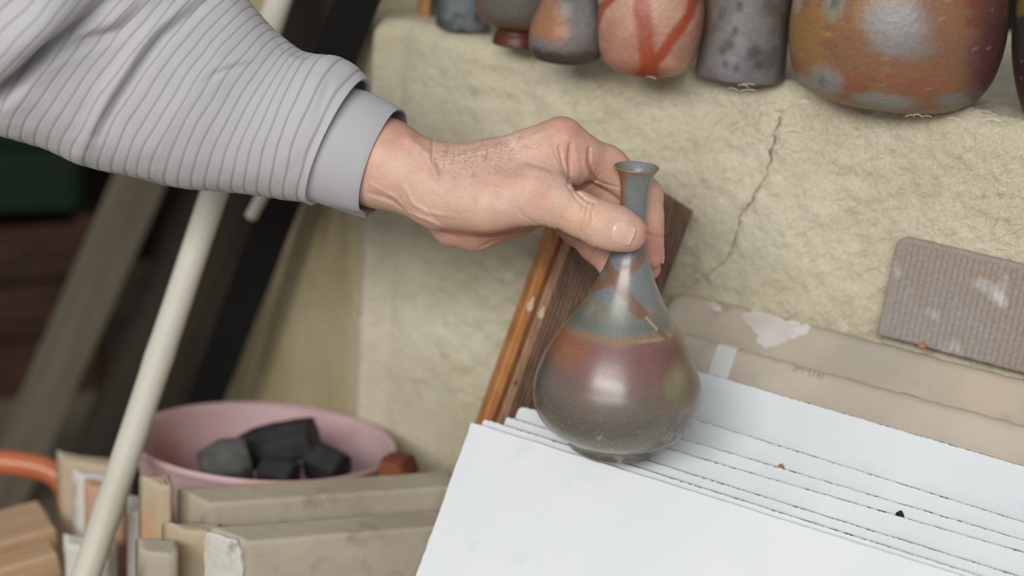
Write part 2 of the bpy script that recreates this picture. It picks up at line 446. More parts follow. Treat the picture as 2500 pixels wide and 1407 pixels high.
for i, (pa, pb, th, lx) in enumerate(SH):
    off += th
    q = Q0 - ND * off
    a = hit(*pa, q, ND); b = hit(*pb, q, ND); e = nrm(b - a)
    lxp = a + e * 0
    # slide along the edge so that its left end sits at pixel x = lx
    lo, hi = -0.6, 0.4
    for _ in range(60):
        mdl = (lo + hi) / 2
        if proj(a + e * mdl)[0] < lx: lo = mdl
        else: hi = mdl
    o = a + e * lo
    up = np.cross(ND, e)
    thick = [0.0112, 0.0112, 0.0112, 0.0112, 0.0112, 0.0112, 0.0116, 0.0178, 0.019][i]
    ln = (o[2] - 0.012) / math.sin(ALF)
    wdt = 0.50 if i < 7 else 0.44
    brown = i >= 7
    rc = (0.004, 0.004, 0.005, [0.0012, 0.002, 0.002, 0.004, 0.003, 0.003, 0.003, 0.012, 0.014][i])
    ol = rrect(0, wdt, -ln, 0, rc, 0.00025 if not brown else 0.0006, i, 0.0018 if not brown else 0.005)
    s = plate('kiln_shelf', ol, thick, 0.0009 if not brown else 0.0065, [M_white1, M_white, M_white, M_white, M_white, M_white, M_white, M_brown, M_brown2][i], frame_of(o, e, up), seg=4)
    tag(s, LAB[i], 'kiln shelf', 'shelf slabs leaning in a stack')
    shelves.append((s, o, e, up))


def stamp(par, text, pr, pl, height, m, depth):
    """raised letters standing upside down on the slab: pr = pixel of the first letter's foot, pl = pixel of the last one"""
    s, o, e, up = par
    a = hit(*pr, o, ND); b = hit(*pl, o, ND)
    cu = bpy.data.curves.new('lettering', 'FONT'); cu.body = text; cu.size = 1.0; cu.extrude = 0.02; cu.space_character = 1.12
    tmp = bpy.data.objects.new('lettering', cu); COL.objects.link(tmp); bpy.context.view_layer.update()
    me = bpy.data.meshes.new_from_object(tmp.evaluated_get(bpy.context.evaluated_depsgraph_get())); bpy.data.objects.remove(tmp)
    co = np.array([v_.co[:] for v_ in me.vertices]); w = co[:, 0].max() - co[:, 0].min(); co[:, 0] -= co[:, 0].min()
    sx = np.linalg.norm(b - a) / w; sy = height / (co[:, 1].max())
    xd = nrm(b - a); yd = np.cross(ND, xd)
    wpos = a + xd * (co[:, 0] * sx)[:, None] + yd * (co[:, 1] * sy)[:, None] + ND * ((co[:, 2] > 0) * depth - 0.0002)[:, None]
    ob = mesh_np('lettering', wpos, [tuple(p_.vertices) for p_ in me.polygons], m, None, False)
    adopt(ob, s); return ob


M_ink = mat('faint_stamp', (138, 130, 120), (166, 157, 144), 320, 0.9)
stamp(shelves[0], '8760F', (1379, 1146), (1282, 1113), 0.0072, M_white1, 0.00045)
stamp(shelves[7], 'N1COF', (2012, 912), (1936, 890), 0.0072, M_ink, 0.00008)
s, o, e, up = shelves[7]
tp = hit(1776, 850, o, ND); tx = (tp - o) @ e
Mtape = mat('cloth_tape', (226, 226, 222), (212, 213, 210), 60, 0.8, 0.6, 900)
tpv = []
xs = [tx - 0.0065, tx + 0.0065]
for x_ in xs:
    for (yy, zz) in [(-0.040, 0.0004), (-0.02, 0.0004), (-0.0065, 0.0004), (-0.003, -0.0003), (-0.0008, -0.002), (0.0006, -0.006), (0.0006, -0.012)]:
        tpv.append((x_ + (0.0022 if yy < -0.01 else 0) * 0, yy, zz))
tpf = [(k, 7 + k, 8 + k, 1 + k) for k in range(6)]
tape = mesh_np('tape', tpv, tpf, Mtape, None, False); tape.matrix_world = frame_of(o, e, up); adopt(tape, s)
md = tape.modifiers.new('thick', 'SOLIDIFY'); md.thickness = 0.0003
tape['label'] = 'white cloth tape strip'
# pale splash on the rear brown slab: a thin dried skin of slip
s, o, e, up = shelves[8]
Msplash = mat('dried_slip', (214, 208, 203), (200, 192, 186), 50, 0.95, 0.6, 500)
def splash(pxs, par, seed):
    s, o, e, up = par
    q = np.array([hit(x_, y_, o, ND) for x_, y_ in pxs]); c2 = np.stack([(q - o) @ e, (q - o) @ up], 1)
    out = []
    for i in range(len(c2)):
        a, b = c2[i], c2[(i + 1) % len(c2)]
        for k in range(10): out.append(a + (b - a) * k / 10)
    out = np.array(out); out += 0.0012 * np.stack([vnoise(np.c_[out * 420, out[:, :1] * 0], seed), vnoise(np.c_[out * 420, out[:, :1] * 0], seed + 3)], 1)
    n = len(out); cc = out.mean(0)
    v = [(x_, y_, 0.00022) for x_, y_ in out] + [(cc[0], cc[1], 0.00022)] + [(x_, y_, -0.0005) for x_, y_ in out]
    fs = [(i, (i + 1) % n, n) for i in range(n)] + [(i, n + 1 + i, n + 1 + (i + 1) % n, (i + 1) % n) for i in range(n)]
    area2 = np.sum(out[:, 0] * np.roll(out[:, 1], -1) - out[:, 1] * np.roll(out[:, 0], -1))
    if area2 < 0: fs = [f_[::-1] for f_ in fs]
    ob = mesh_np('slip_splash', v, fs, Msplash, None, False); ob.matrix_world = frame_of(o, e, up); adopt(ob, s); ob['label'] = 'pale dried slip splash'
splash([(1806, 768), (1840, 757), (1880, 770), (1930, 784), (1984, 797), (1966, 817), (1930, 828), (1900, 842), (1872, 850), (1846, 838), (1850, 812), (1830, 795)], shelves[8], 5)
splash([(1722, 742), (1745, 738), (1765, 750), (1758, 760), (1738, 752)], shelves[8], 8)

# crumbs lying on the slabs
def crumb(px, py, par, r, m, label, cat, seed):
    s, o, e, up = par
    c = hit(px, py, o, ND) + ND * r * 0.55
    bm = bmesh.new(); bmesh.ops.create_icosphere(bm, subdivisions=2, radius=r)
    for v_ in bm.verts: v_.co *= 1 + 0.35 * float(vnoise(np.array([list(v_.co)]) * 1.3 / r, seed)[0]); v_.co.z *= 0.8
    me = bpy.data.meshes.new('crumb'); bm.to_mesh(me); bm.free(); me.materials.append(m)
    ob = bpy.data.objects.new('crumb', me); COL.objects.link(ob); ob.matrix_world = frame_of(c, e, up); tag(ob, label, cat)
M_black = mat('charcoal_bit', (30, 28, 27), (50, 48, 46), 300, 0.9)
M_orange = mat('fired_clay_bit', (190, 140, 80), (160, 104, 60), 300, 0.9)
crumb(2198, 1259, shelves[4], 0.0024, M_black, 'tiny black crumb on the fifth white slab, right of the vase', 'crumb', 3)
crumb(1908, 1140, shelves[5], 0.0017, M_orange, 'tiny orange clay crumb on a white slab right of the vase', 'crumb', 7)
crumb(2252, 846, shelves[8], 0.0026, M_orange, 'tan crumb at the foot of the ribbed grey tile', 'crumb', 9)

# ---------------------------------------------------------------- ribbed grey tile on the rear slab
Mtile = mat('fired_tile', (160, 154, 149), (160, 141, 127), 16, 0.8, 0.8, 300, c3=(200, 197, 194), s3=34, w3=0.56, fine=0.12, fscale=500, spec=0.3)
Mtile.node_tree.nodes['Principled BSDF']
tb = P(2137, 822, 1.0); tq = Q0 + AW * 0.160
ta = hit(2138, 822, tq, AW); tb2 = hit(2500, 918, tq, AW); te = nrm(tb2 - ta); tn = nrm(-AW * math.cos(math.radians(5)) + Z * math.sin(math.radians(5)))
tup = np.cross(tn, te)
th_ = 0.064; tw_ = 0.17; nrib = 44
tile = empty('ribbed_tile', ta); tag(tile, 'grey rectangular tile with fine vertical ribs standing against the mud wall', 'tile')
plate('tile_body', rrect(0, tw_, 0.0, th_, (0.003, 0.003, 0.007, 0.007), 0.0003, 4), 0.007, 0.002, Mtile, frame_of(ta + tup * 0.001, te, tup), tile)
rv, rf = [], []
pitch = (tw_ - 0.008) / nrib
for k in range(nrib):
    x0 = 0.004 + k * pitch; b0 = len(rv); tl_ = 0.003 if k else 0.008
    hx = 0.002 * math.sin(k * 2.1)
    for yy in (0.0025, th_ - tl_):
        for (xx, zz) in ((0.00018, -0.0003), (0.0004, 0.0006), (pitch - 0.0004, 0.0006), (pitch - 0.00018, -0.0003)):
            rv.append((x0 + xx, yy, zz))
    for j in range(3): rf.append((b0 + j, b0 + j + 1, b0 + 5 + j, b0 + 4 + j))
    rf += [(b0, b0 + 1, b0 + 2, b0 + 3)[::-1], (b0 + 4, b0 + 5, b0 + 6, b0 + 7)]
rb = mesh_np('ribs', rv, rf, Mtile, None, False); rb.matrix_world = frame_of(ta + tup * 0.001, te, tup); tag(rb, kind='stuff'); adopt(rb, tile)

# ---------------------------------------------------------------- grooved wooden board behind the vase
M_wood = mat('brown_grooved_wood', (122, 92, 72), (92, 66, 50), 60, 0.5, 0.5, 160, stretch=(6, 0.35, 1), spec=0.5)
M_edge = mat('orange_wood_edge', (196, 138, 84), (172, 112, 62), 50, 0.4, 0.3, 120, stretch=(5, 0.3, 1), spec=0.5)
by = math.radians(-16); ba = math.radians(86)
bu = np.array([math.cos(by), -math.sin(by), 0]); baw = np.array([math.sin(by), math.cos(by), 0]); bn = -math.sin(ba) * baw + math.cos(ba) * Z
bq = P(1693, 515, 1.002)
TL, TR, BL, BR = [hit(x_, y_, bq, bn) for x_, y_ in ((1425, 343), (1693, 515), (1172, 1045), (1640, 720))]
bx = TR - TL; bw = np.linalg.norm(bx); byv = nrm(BL - TL)
bx = nrm(bx); bl_ = np.linalg.norm(BL - TL) + 0.01
board = empty('grooved_board', BL); tag(board, 'brown grooved wooden board with an orange edge leaning behind the vase', 'board')
# skewed plate in its own plane: vertices from bx / byv directly
def bpt(x_, y_, z_): return TL + bx * x_ + byv * y_ + bn * z_
def prism_strip(name, x0, x1, z0, z1, m, nb=2, y0=0.0, y1=None, taper=0.0):
    y1 = bl_ if y1 is None else y1
    bv = 0.0012
    sec = [(x0, z0), (x0, z1 - bv), (x0 + bv, z1), (x1 - bv, z1), (x1, z1 - bv), (x1, z0)]
    v = [bpt(x_, y_, z_) for y_ in (y0, y1) for x_, z_ in sec]
    fs = [(i, (i + 1) % 6, 6 + (i + 1) % 6, 6 + i)[::-1] for i in range(6)] + [tuple(range(6)), tuple(range(6, 12))[::-1]]
    o = mesh_np(name, v, fs, m, None, False); adopt(o, board)
    me = o.data; bm = bmesh.new(); bm.from_mesh(me); bmesh.ops.recalc_face_normals(bm, faces=bm.faces); bm.to_mesh(me); bm.free()
    return o
prism_strip('edge_rail', 0.0, 0.0068, -0.013, 0.0012, M_edge)
prism_strip('bead', 0.0070, 0.0098, -0.012, -0.0005, mat('brown_bead', (150, 104, 66), (120, 80, 48), 60, 0.45, stretch=(5, 0.3, 1)))
prism_strip('lath', 0.0100, 0.0168, -0.012, 0.0004, mat('pale_lath', (176, 138, 112), (146, 108, 84), 60, 0.45, 0.3, 150, stretch=(5, 0.3, 1)))
# grooved face: one corrugated sheet
nx_ = 300; xs = np.linspace(0.017, bw, nx_); gv, gf = [], []
wv = np.array([0.0007 * (abs(math.sin(math.pi * (x_ - 0.017) / 0.0031)) ** 0.6 - 1) for x_ in xs])
for y_ in (0.0, bl_):
    for x_, g in zip(xs, wv): gv.append(bpt(x_, y_, g))
    gv.append(bpt(bw, y_, -0.011)); gv.append(bpt(0.017, y_, -0.011))
m_ = nx_ + 2
for i in range(m_): gf.append((i, (i + 1) % m_, m_ + (i + 1) % m_, m_ + i))
gf += [tuple(range(m_))[::-1], tuple(range(m_, 2 * m_))]
gfo = mesh_np('grooved_face', gv, gf, M_wood, None, False); adopt(gfo, board)
bm = bmesh.new(); bm.from_mesh(gfo.data); bmesh.ops.recalc_face_normals(bm, faces=bm.faces); bm.to_mesh(gfo.data); bm.free()
# gloss highlights of the worn varnish put in as pale spots, and a knot
Mglint = mat('worn_glint', (214, 186, 162), None, rough=0.6); Mknot = mat('knot', (78, 56, 44), None, rough=0.6)
for (cx, cy, r_, m, nm_) in [(0.0035, 0.108, 0.0042, Mglint, 'glint'), (0.0130, 0.109, 0.0036, Mglint, 'glint'), (0.0128, 0.158, 0.0018, Mknot, 'knot')]:
    vv = [bpt(cx + min(r_ * 0.5, 0.002) * math.cos(a) * (1 + 0.3 * math.sin(3 * a)), cy + r_ * 1.2 * math.sin(a), 0.0014 if cx < 0.006 else 0.0006) for a in np.linspace(0, 2 * math.pi, 18)[:-1]]
    adopt(mesh_np(nm_, vv, [tuple(range(17))], m, None, False), board)

# ---------------------------------------------------------------- the flask in the hand
foot = P(1505, 1133, 0.878); VB = foot + np.array([0, 0.027, 0])
VT = P(1554, 407, (VB - CAM) @ F - 0.167 * math.sin(PITCH)); VAX = nrm(VT - VB); VH = float(np.linalg.norm(VT - VB))
VP = [(0, 26.2, -0.3), (0.5, 27.0, -0.3), (2.0, 27.4, -0.3), (4.0, 27.6, -0.4), (5.6, 28.4, -0.5), (7.2, 31.0, -0.6), (10, 36.0, -0.8), (14, 41.2, -1.0), (18.5, 44.8, -1.1), (24, 47.2, -1.1), (30, 48.2, -1.0), (36, 48.1, -0.9),
      (42, 47.0, -0.95), (47.4, 45.21, -1.0), (53.5, 42.8, -1.2), (59.9, 39.6, -1.3), (66, 36.2, -1.15), (72.2, 32.23, -0.95), (78, 28.2, -0.8), (84.5, 24.17, -0.65), (90.5, 21.0, -0.65), (96.7, 18.0, -0.6), (102.5, 15.3, -0.5), (108.7, 12.8, -0.35),
      (113, 11.4, -0.3), (117.1, 10.15, -0.2), (123.0, 8.75, -0.05), (130.2, 7.85, 0.1), (137.2, 7.5, 0.1), (144.3, 7.5, 0), (150.1, 7.7, 0), (155.9, 8.35, 0), (160, 9.4, 0), (163, 10.9, 0), (164.7, 12.1, 0), (165.4, 12.45, 0), (166.0, 12.3, 0), (166.0, 11.8, 0), (165.0, 10.9, 0), (162, 9.2, 0), (157, 7.4, 0), (150, 6.2, 0), (140, 5.6, 0), (128, 5.6, 0), (115, 6.0, 0)]
vp = smooth_prof(VP, 520)
vprof = np.stack([vp[:, 1], vp[:, 0]], 1) / 1000; vsh = vp[:, 2] / 1000


def vase_col(ph, h, r):
    """clay colours by height and place; X/Y are millimetres across the front and up the body"""
    x = r * np.sin(ph) * 1000; y = h * 1000; front = np.cos(ph) > -0.2
    n1 = fbm(np.stack([x / 14, y / 14, np.cos(ph) * 2], -1), 31, 4); n2 = fbm(np.stack([x / 4, y / 4, np.cos(ph) * 3], -1), 41, 3)
    n3 = fbm(np.stack([x / 30, y / 5, np.cos(ph) * 2], -1), 51, 3)
    c = np.repeat(np.array([lin((120, 125, 126))]), len(ph), 0)
    c = blend(c, (132, 133, 130), sstep(y, 150, 165) * 0.5)
    # body bands
    yy = y + 2.0 * n1
    c = blend(c, (122, 122, 110), sstep(yy, 95, 88))                 # olive grey belt
    c = blend(c, (146, 130, 98), sstep(n2, 0.1, 0.6) * np.exp(-((y - 88) / 4) ** 2) * 0.8)
    c = blend(c, (104, 110, 106), np.exp(-((y - 80 - 0.05 * x) / 3.5) ** 2) * 0.8)
    lowline = 74 + 0.04 * x + 1.5 * n1
    c = blend(c, (152, 112, 72), np.exp(-((y - lowline - 0.5) / 1.8) ** 2) * 0.75)
    c = blend(c, (204, 178, 130), np.exp(-((y - 74.5) / 0.9) ** 2 - ((x - 17) / 8) ** 2) * 0.8)
    c = blend(c, (124, 90, 84), sstep(y, lowline + 0.5, lowline - 3.0))
    c = blend(c, (130, 82, 82), np.exp(-((y - 68) / 5) ** 2 - ((x - 8) / 22) ** 2) * 0.6)
    c = blend(c, (158, 100, 60), sstep(x + 7 * n1 + 3 * n2, -2, -34) * sstep(y, lowline + 1.0, lowline - 2.5) * sstep(y + 4 * n1, 50, 70) * 0.85)
    c = blend(c, (110, 68, 48), sstep(x, 20, 32) * sstep(y, 75, 70) * sstep(y, 38, 50) * 0.85)
    c = blend(c, (114, 96, 86), sstep(y + 2 * n1, 60, 46))
    c = blend(c, (104, 98, 88), sstep(y + 3 * n1, 46, 32))
    c = blend(c, (112, 106, 92), sstep(y + 3 * n1, 22, 10) * 0.8)
    c = blend(c, (80, 72, 62), sstep(y, 6, 2) * 0.5)
    c = blend(c, (134, 126, 92), np.exp(-(((x - 33) / 7.5) ** 2 + ((y - 53) / 9.5) ** 2) ** 1.6) * 0.85)
    c = blend(c, (150, 146, 118), np.exp(-(((x - 34) / 3) ** 2 + ((y - 54) / 3) ** 2)) * 0.5)
    c = blend(c, (158, 138, 118), np.exp(-(((x - 30 + n2) / 3.2) ** 2 + ((y - 23 + n2) / 3.6) ** 2) ** 1.5) * 0.8)
    c = blend(c, (156, 146, 128), sstep(n2 + 0.4 * n1, 0.75, 1.1) * sstep(y, 40, 26) * 0.6)
    # straw fire marks
    wb = 0.45 * vnoise(np.stack([x / 3, y / 3, x * 0], -1), 77)
    for line, w0, w1 in [([(11, 122), (5, 114), (-1, 109), (-7, 105), (-15, 99), (-24, 92), (-34, 85)], 3.4, 1.5), ([(-13, 111), (-7, 105), (0, 98), (6, 91.5), (8.5, 88.5)], 3.0, 3.5), ([(9.5, 89), (14, 85)], 2.2, 0.9), ([(18, 80.5), (22, 77), (26, 73)], 1.0, 0.6), ([(-4, 104), (-9, 106)], 4.0, 4.0)]:
        d, s_ = seg_dist(x + wb, y + wb, line); wd_ = w0 * (1 - s_) + w1 * s_
        c = blend(c, (126, 94, 68), sstep(d, wd_ + 0.7, wd_ * 0.6) * front * 0.88)
    d, s_ = seg_dist(x, y, [(12.5, 86), (19, 79.5)]); c = blend(c, (182, 162, 136), sstep(d, 0.9, 0.4) * front * 0.8)
    nsp = vnoise(np.stack([x / 0.9, y / 0.9, np.cos(ph) * r * 1000 / 0.9], -1), 87) + 0.6 * vnoise(np.stack([x / 2.6, y / 2.6, np.cos(ph) * r * 1000 / 2.6], -1), 88)
    c = blend(c, (158, 150, 134), sstep(nsp, 0.55, 1.0) * sstep(y, 46, 22) * 0.5); c = blend(c, (70, 64, 58), sstep(-nsp, 0.5, 1.0) * sstep(y, 46, 22) * 0.45)
    c = blend(c, (92, 92, 84), sstep(-x, 36, 44) * sstep(y, 80, 70) * front * 0.8)
    c = blend(c, (150, 104, 66), sstep(x + 0.6 * n2, -3.6, -6.6) * sstep(y, 128, 140) * front * 0.9)
    c = blend(c, (150, 108, 70), sstep(r, 0.0119, 0.0124) * sstep(y, 160, 164) * 0.7)
    c = blend(c, (132, 104, 78), sstep(x, 5, 8) * sstep(y, 112, 122) * sstep(y, 140, 125) * 0.5)
    return 0.97 * c * (1 + 0.05 * n3 + 0.04 * n2)[:, None]


M_vase = mat('wood_fired_clay', (100, 90, 80), rough=0.40, attr=True, spec=0.5, bump=0.10, bscale=300, fine=0.12, fscale=900, coat=0.75)
vase = lathe('sake_flask', vprof, VB, M_vase, 400, vase_col, None, VAX, vsh, facing=CAM - VB)
tag(vase, 'small round-bellied bottle vase with slim neck held in the hand', 'vase')

# ---------------------------------------------------------------- the hand (one continuous skin, grown from tapered limbs)
T0 = 0.860
def hp(px, py, dz):      # millimetres in the hand's own frame (right, up, toward the viewer's side)
    t = T0 - dz / 1000.0
    return np.array([(px - 1250) / FPX * t, -(py - 703.5) / FPX * t, dz / 1000.0]) * 1000
def h2w(v):
    v = np.asarray(v) / 1000.0
    return CAM + v[..., :1] * R + v[..., 1:2] * U + (T0 - v[..., 2:3]) * F


def cone(p, a, b, r1, r2):
    a = np.asarray(a); b = np.asarray(b); ba = b - a
    h = np.clip(((p - a) @ ba) / (ba @ ba), 0, 1)
    return np.sqrt((((p - a) - h[:, None] * ba) ** 2).sum(1)) - (r1 + (r2 - r1) * h)
def smin(a, b, k):
    h = np.maximum(k - np.abs(a - b), 0) / k
    return np.minimum(a, b) - h * h * k * 0.25
def chain(p, pts, k=4.0):
    d = None
    for (a, ra), (b, rb_) in zip(pts[:-1], pts[1:]):
        c = cone(p, a, b, ra, rb_); d = c if d is None else smin(d, c, k)
    return d


J = lambda *a: (hp(*a[:3]), a[3])
PALM = [  # forearm and wrist, two bones side by side, then the hand's body
    ([J(760, 336, -11, 22), J(930, 398, -9, 23.5), J(1062, 452, -3, 21)], 6),
    ([J(760, 334, -23, 22), J(930, 396, -26, 23), J(1062, 450, -31, 19.5)], 6),
    ([J(1062, 440, 2, 19), J(1200, 412, 4, 14.5), J(1368, 345, 2, 12.6)], 5),
    ([J(1062, 440, -18, 19), J(1200, 408, -20, 14.5), J(1366, 350, -20, 12.0)], 5),
    ([J(1062, 448, -36, 17), J(1190, 430, -40, 14), J(1345, 378, -41, 11.6)], 5),
    ([J(1062, 462, -46, 15), J(1180, 455, -54, 13), J(1308, 418, -58, 11.2)], 5),
    ([J(1085, 478, 4, 18), J(1190, 487, 10, 17.6), J(1300, 475, 17, 15.6)], 6),            # ball of the thumb
    ([J(1110, 540, -26, 14.5), J(1160, 544, -32, 14.8), J(1290, 514, -42, 12.4)], 6),       # heel of the hand
    ([J(1150, 470, -18, 18), J(1320, 432, -26, 15)], 6),
    ([J(1180, 500, -30, 17), J(1320, 470, -42, 14)], 6),
    ([J(1335, 410, 4, 13.5), J(1392, 402, -4, 12.0)], 5),                                   # web towards the index
]
THUMB = [J(1300, 475, 17, 15.4), J(1350, 492, 20, 12.9), J(1418, 525, 20, 11.3), J(1470, 548, 18, 12.1), J(1507, 559, 16.7, 11.6), J(1534, 569, 15.3, 10.2)]
INDEX = [J(1372, 345, 2, 12.4), J(1408, 376, -3, 12.3), J(1480, 404, -13.5, 10.9), J(1574, 478, -16.5, 9.8), J(1579, 530, -18.8, 9.0), J(1579, 574, -21.0, 9.1), J(1583, 600, -23.9, 8.7), J(1585, 622, -26.0, 8.4)]
MIDDLE = [J(1366, 350, -20, 12.0), J(1420, 420, -26, 11.2), J(1500, 470, -33, 10.0), J(1588, 545, -38, 9.2), J(1588, 600, -40, 8.7), J(1580, 654, -43, 7.9)]
RING = [J(1345, 378, -41, 11.4), J(1400, 450, -44, 11.0), J(1480, 545, -50, 9.8), J(1555, 618, -54, 8.6), J(1572, 655, -54, 8)]
PINKY = [J(1308, 418, -58, 11), J(1350, 500, -60, 10.5), J(1408, 556, -60, 9.6), J(1455, 602, -57, 9.0), J(1500, 652, -54, 8.2), J(1530, 680, -52, 7.6)]
# skin folds and ridges on the viewer's side: (pixel path, depth mm, half-width px, lowest dz)
FOLDS = [
    ([(1438, 362), (1436, 396), (1445, 424), (1456, 440)], 2.6, 6, -24), ([(1391, 352), (1388, 390), (1391, 430), (1388, 446)], 2.2, 6, -16), ([(1364, 358), (1372, 396), (1385, 428)], 1.2, 5, -10),
    ([(1350, 352), (1362, 392), (1378, 422)], 0.35, 4, -10),
    ([(1392, 465), (1425, 462), (1448, 446)], 1.3, 5, -24), ([(1392, 436), (1408, 470), (1432, 490), (1452, 496)], 1.4, 6, -22),
    ([(1384, 452), (1410, 490), (1440, 512)], 0.9, 6, 4),
    ([(1056, 344), (1056, 370), (1054, 400)], 1.1, 5, -30), ([(1098, 354), (1090, 385), (1086, 412)], 0.9, 5, -30), ([(1112, 362), (1108, 400)], 0.6, 4, -20), ([(1124, 362), (1122, 400)], 0.6, 4, -20), ([(1138, 364), (1138, 402)], 0.6, 4, -20),
    ([(1258, 490), (1275, 525), (1310, 548), (1335, 556)], 0.5, 5, 0), ([(1264, 510), (1280, 540), (1300, 552)], 0.4, 4, 0),
    ([(1428, 488), (1422, 505), (1420, 522)], 0.75, 5, 6), ([(1440, 492), (1432, 512), (1431, 530)], 0.75, 5, 6), ([(1452, 502), (1444, 520), (1446, 545)], 0.75, 5, 6), ([(1424, 540), (1421, 560), (1424, 576)], 0.75, 5, 6),
    ([(1575, 568), (1600, 578), (1624, 578)], 1.2, 5, -40), ([(1455, 440), (1485, 452), (1512, 458)], 0.7, 5, -30), ([(1460, 606), (1449, 618), (1446, 632)], 0.8, 5, -80),
    ([(1078, 562), (1120, 575), (1200, 572), (1290, 560), (1330, 558)], 2.0, 9, -60), ([(1030, 500), (1080, 552), (1120, 572)], 0.6, 8, -10), ([(900, 470), (960, 490), (1010, 525)], 0.9, 9, -20), ([(1170, 605), (1200, 590), (1250, 578)], 0.6, 6, -60),
    ([(1064, 395), (1078, 416), (1100, 408)], 1.2, 15, -10), ([(1290, 398), (1330, 410), (1352, 420)], 0.9, 10, -6),
    ([(1330, 560), (1336, 572)], 0.8, 5, -60), ([(1362, 560), (1372, 574)], 1.0, 5, -60),
]
RIDGES = [
    ([(985, 455), (1010, 500), (1050, 520), (1110, 530)], 0.7, 8, -6), ([(905, 450), (960, 480), (1000, 520), (1060, 545), (1110, 566)], 0.8, 7, -20), ([(1000, 340), (1045, 380), (1065, 430)], 2.0, 18, -14),
    ([(1200, 430), (1290, 440), (1330, 440)], 0.5, 14, 0), ([(1120, 380), (1250, 352), (1350, 315)], 0.6, 12, -10), ([(1380, 335), (1395, 330)], 0.8, 16, -8), ([(1405, 352), (1412, 430)], 0.6, 12, -12),
    ([(1300, 455), (1345, 460)], 0.8, 22, 8), ([(1180, 500), (1230, 520)], 0.4, 24, 4),
]


def hand_sdf(p, detail=True):
    d = None
    for pts, k in PALM:
        c = chain(p, pts, 6); d = c if d is None else smin(d, c, 9.0)
    out = None
    for fg, k in ((THUMB, 7.0), (INDEX, 5.0), (MIDDLE, 5.0), (RING, 5.0), (PINKY, 5.0)):
        c = chain(p, fg, 4.0); m = smin(d, c, k); out = m if out is None else smin(out, m, 0.9)
    if detail:
        t = T0 - p[:, 2] / 1000; px = 1250 + FPX * p[:, 0] / 1000 / t; py = 703.5 - FPX * p[:, 1] / 1000 / t
        for lines, sg in ((FOLDS, 1.0), (RIDGES, -1.0)):
            for ln, dp, w, zmin in lines:
                xs = [q[0] for q in ln]; ys = [q[1] for q in ln]
                m = (px > min(xs) - 3 * w) & (px < max(xs) + 3 * w) & (py > min(ys) - 3 * w) & (py < max(ys) + 3 * w) & (p[:, 2] > zmin)
                if not m.any(): continue
                dd, ss = seg_dist(px[m], py[m], ln)
                out[m] += sg * dp * np.exp(-(dd / (w * 0.62)) ** 2) * (0.45 + 0.55 * np.sin(np.pi * np.clip(ss, 0.02, 0.98)) ** 0.5)
    return out


def surface_nets(fn, lo, hi, h, blk=5):
    lo = np.asarray(lo, float); nb = np.ceil((np.asarray(hi) - lo) / (h * blk)).astype(int); n = nb * blk
    bc = np.stack(np.meshgrid(*[lo[i] + (np.arange(nb[i]) + 0.5) * h * blk for i in range(3)], indexing='ij'), -1).reshape(-1, 3)
    dc = fn(bc, False).reshape(nb)
    D = np.repeat(np.repeat(np.repeat(dc, blk, 0), blk, 1), blk, 2).astype(np.float32)
    keep = np.abs(dc) < h * blk * 0.9 + 3.0
    idx = np.argwhere(np.repeat(np.repeat(np.repeat(keep, blk, 0), blk, 1), blk, 2))
    for s in range(0, len(idx), 400000):
        q = idx[s:s + 400000]; D[q[:, 0], q[:, 1], q[:, 2]] = fn(lo + (q + 0.5) * h)
    S = D < 0
    cs = [(a, b, c) for a in (0, 1) for b in (0, 1) for c in (0, 1)]
    sl = lambda A, o: A[o[0]:n[0] - 1 + o[0], o[1]:n[1] - 1 + o[1], o[2]:n[2] - 1 + o[2]]
    cnt = sum(sl(S, o).astype(np.int8) for o in cs); act = (cnt > 0) & (cnt < 8)
    ci = np.argwhere(act); vid = -np.ones(act.shape, np.int64); vid[tuple(ci.T)] = np.arange(len(ci))
    acc = np.zeros((len(ci), 3)); k = np.zeros(len(ci))
    for o in cs:
        for ax in range(3):
            if o[ax]: continue
            o2 = list(o); o2[ax] = 1
            a = D[tuple((ci + o).T)].astype(float); b = D[tuple((ci + o2).T)].astype(float); m = (a < 0) != (b < 0)
            t = np.where(m, a / np.where(m, a - b, 1), 0); pt = ci + np.array(o, float); pt[:, ax] += t
            acc += pt * m[:, None]; k += m
    v = lo + (acc / k[:, None] + 0.5) * h
    fs = []
    for ax in range(3):
        b, c = (ax + 1) % 3, (ax + 2) % 3
        A = np.take(S, np.arange(n[ax] - 1), ax); B = np.take(S, np.arange(1, n[ax]), ax)
        e = np.argwhere(A != B); e = e[(e[:, b] > 0) & (e[:, c] > 0) & (e[:, b] < n[b] - 1) & (e[:, c] < n[c] - 1)]
        def cell(db, dc_):
            q = e.copy(); q[:, b] += db; q[:, c] += dc_; return vid[tuple(q.T)]
        f_ = np.stack([cell(-1, -1), cell(0, -1), cell(0, 0), cell(-1, 0)], 1)
        ins = S[tuple(e.T)]; f_[~ins] = f_[~ins][:, ::-1]; fs.append(f_)
    fs = np.concatenate(fs); return v, fs[(fs >= 0).all(1)]


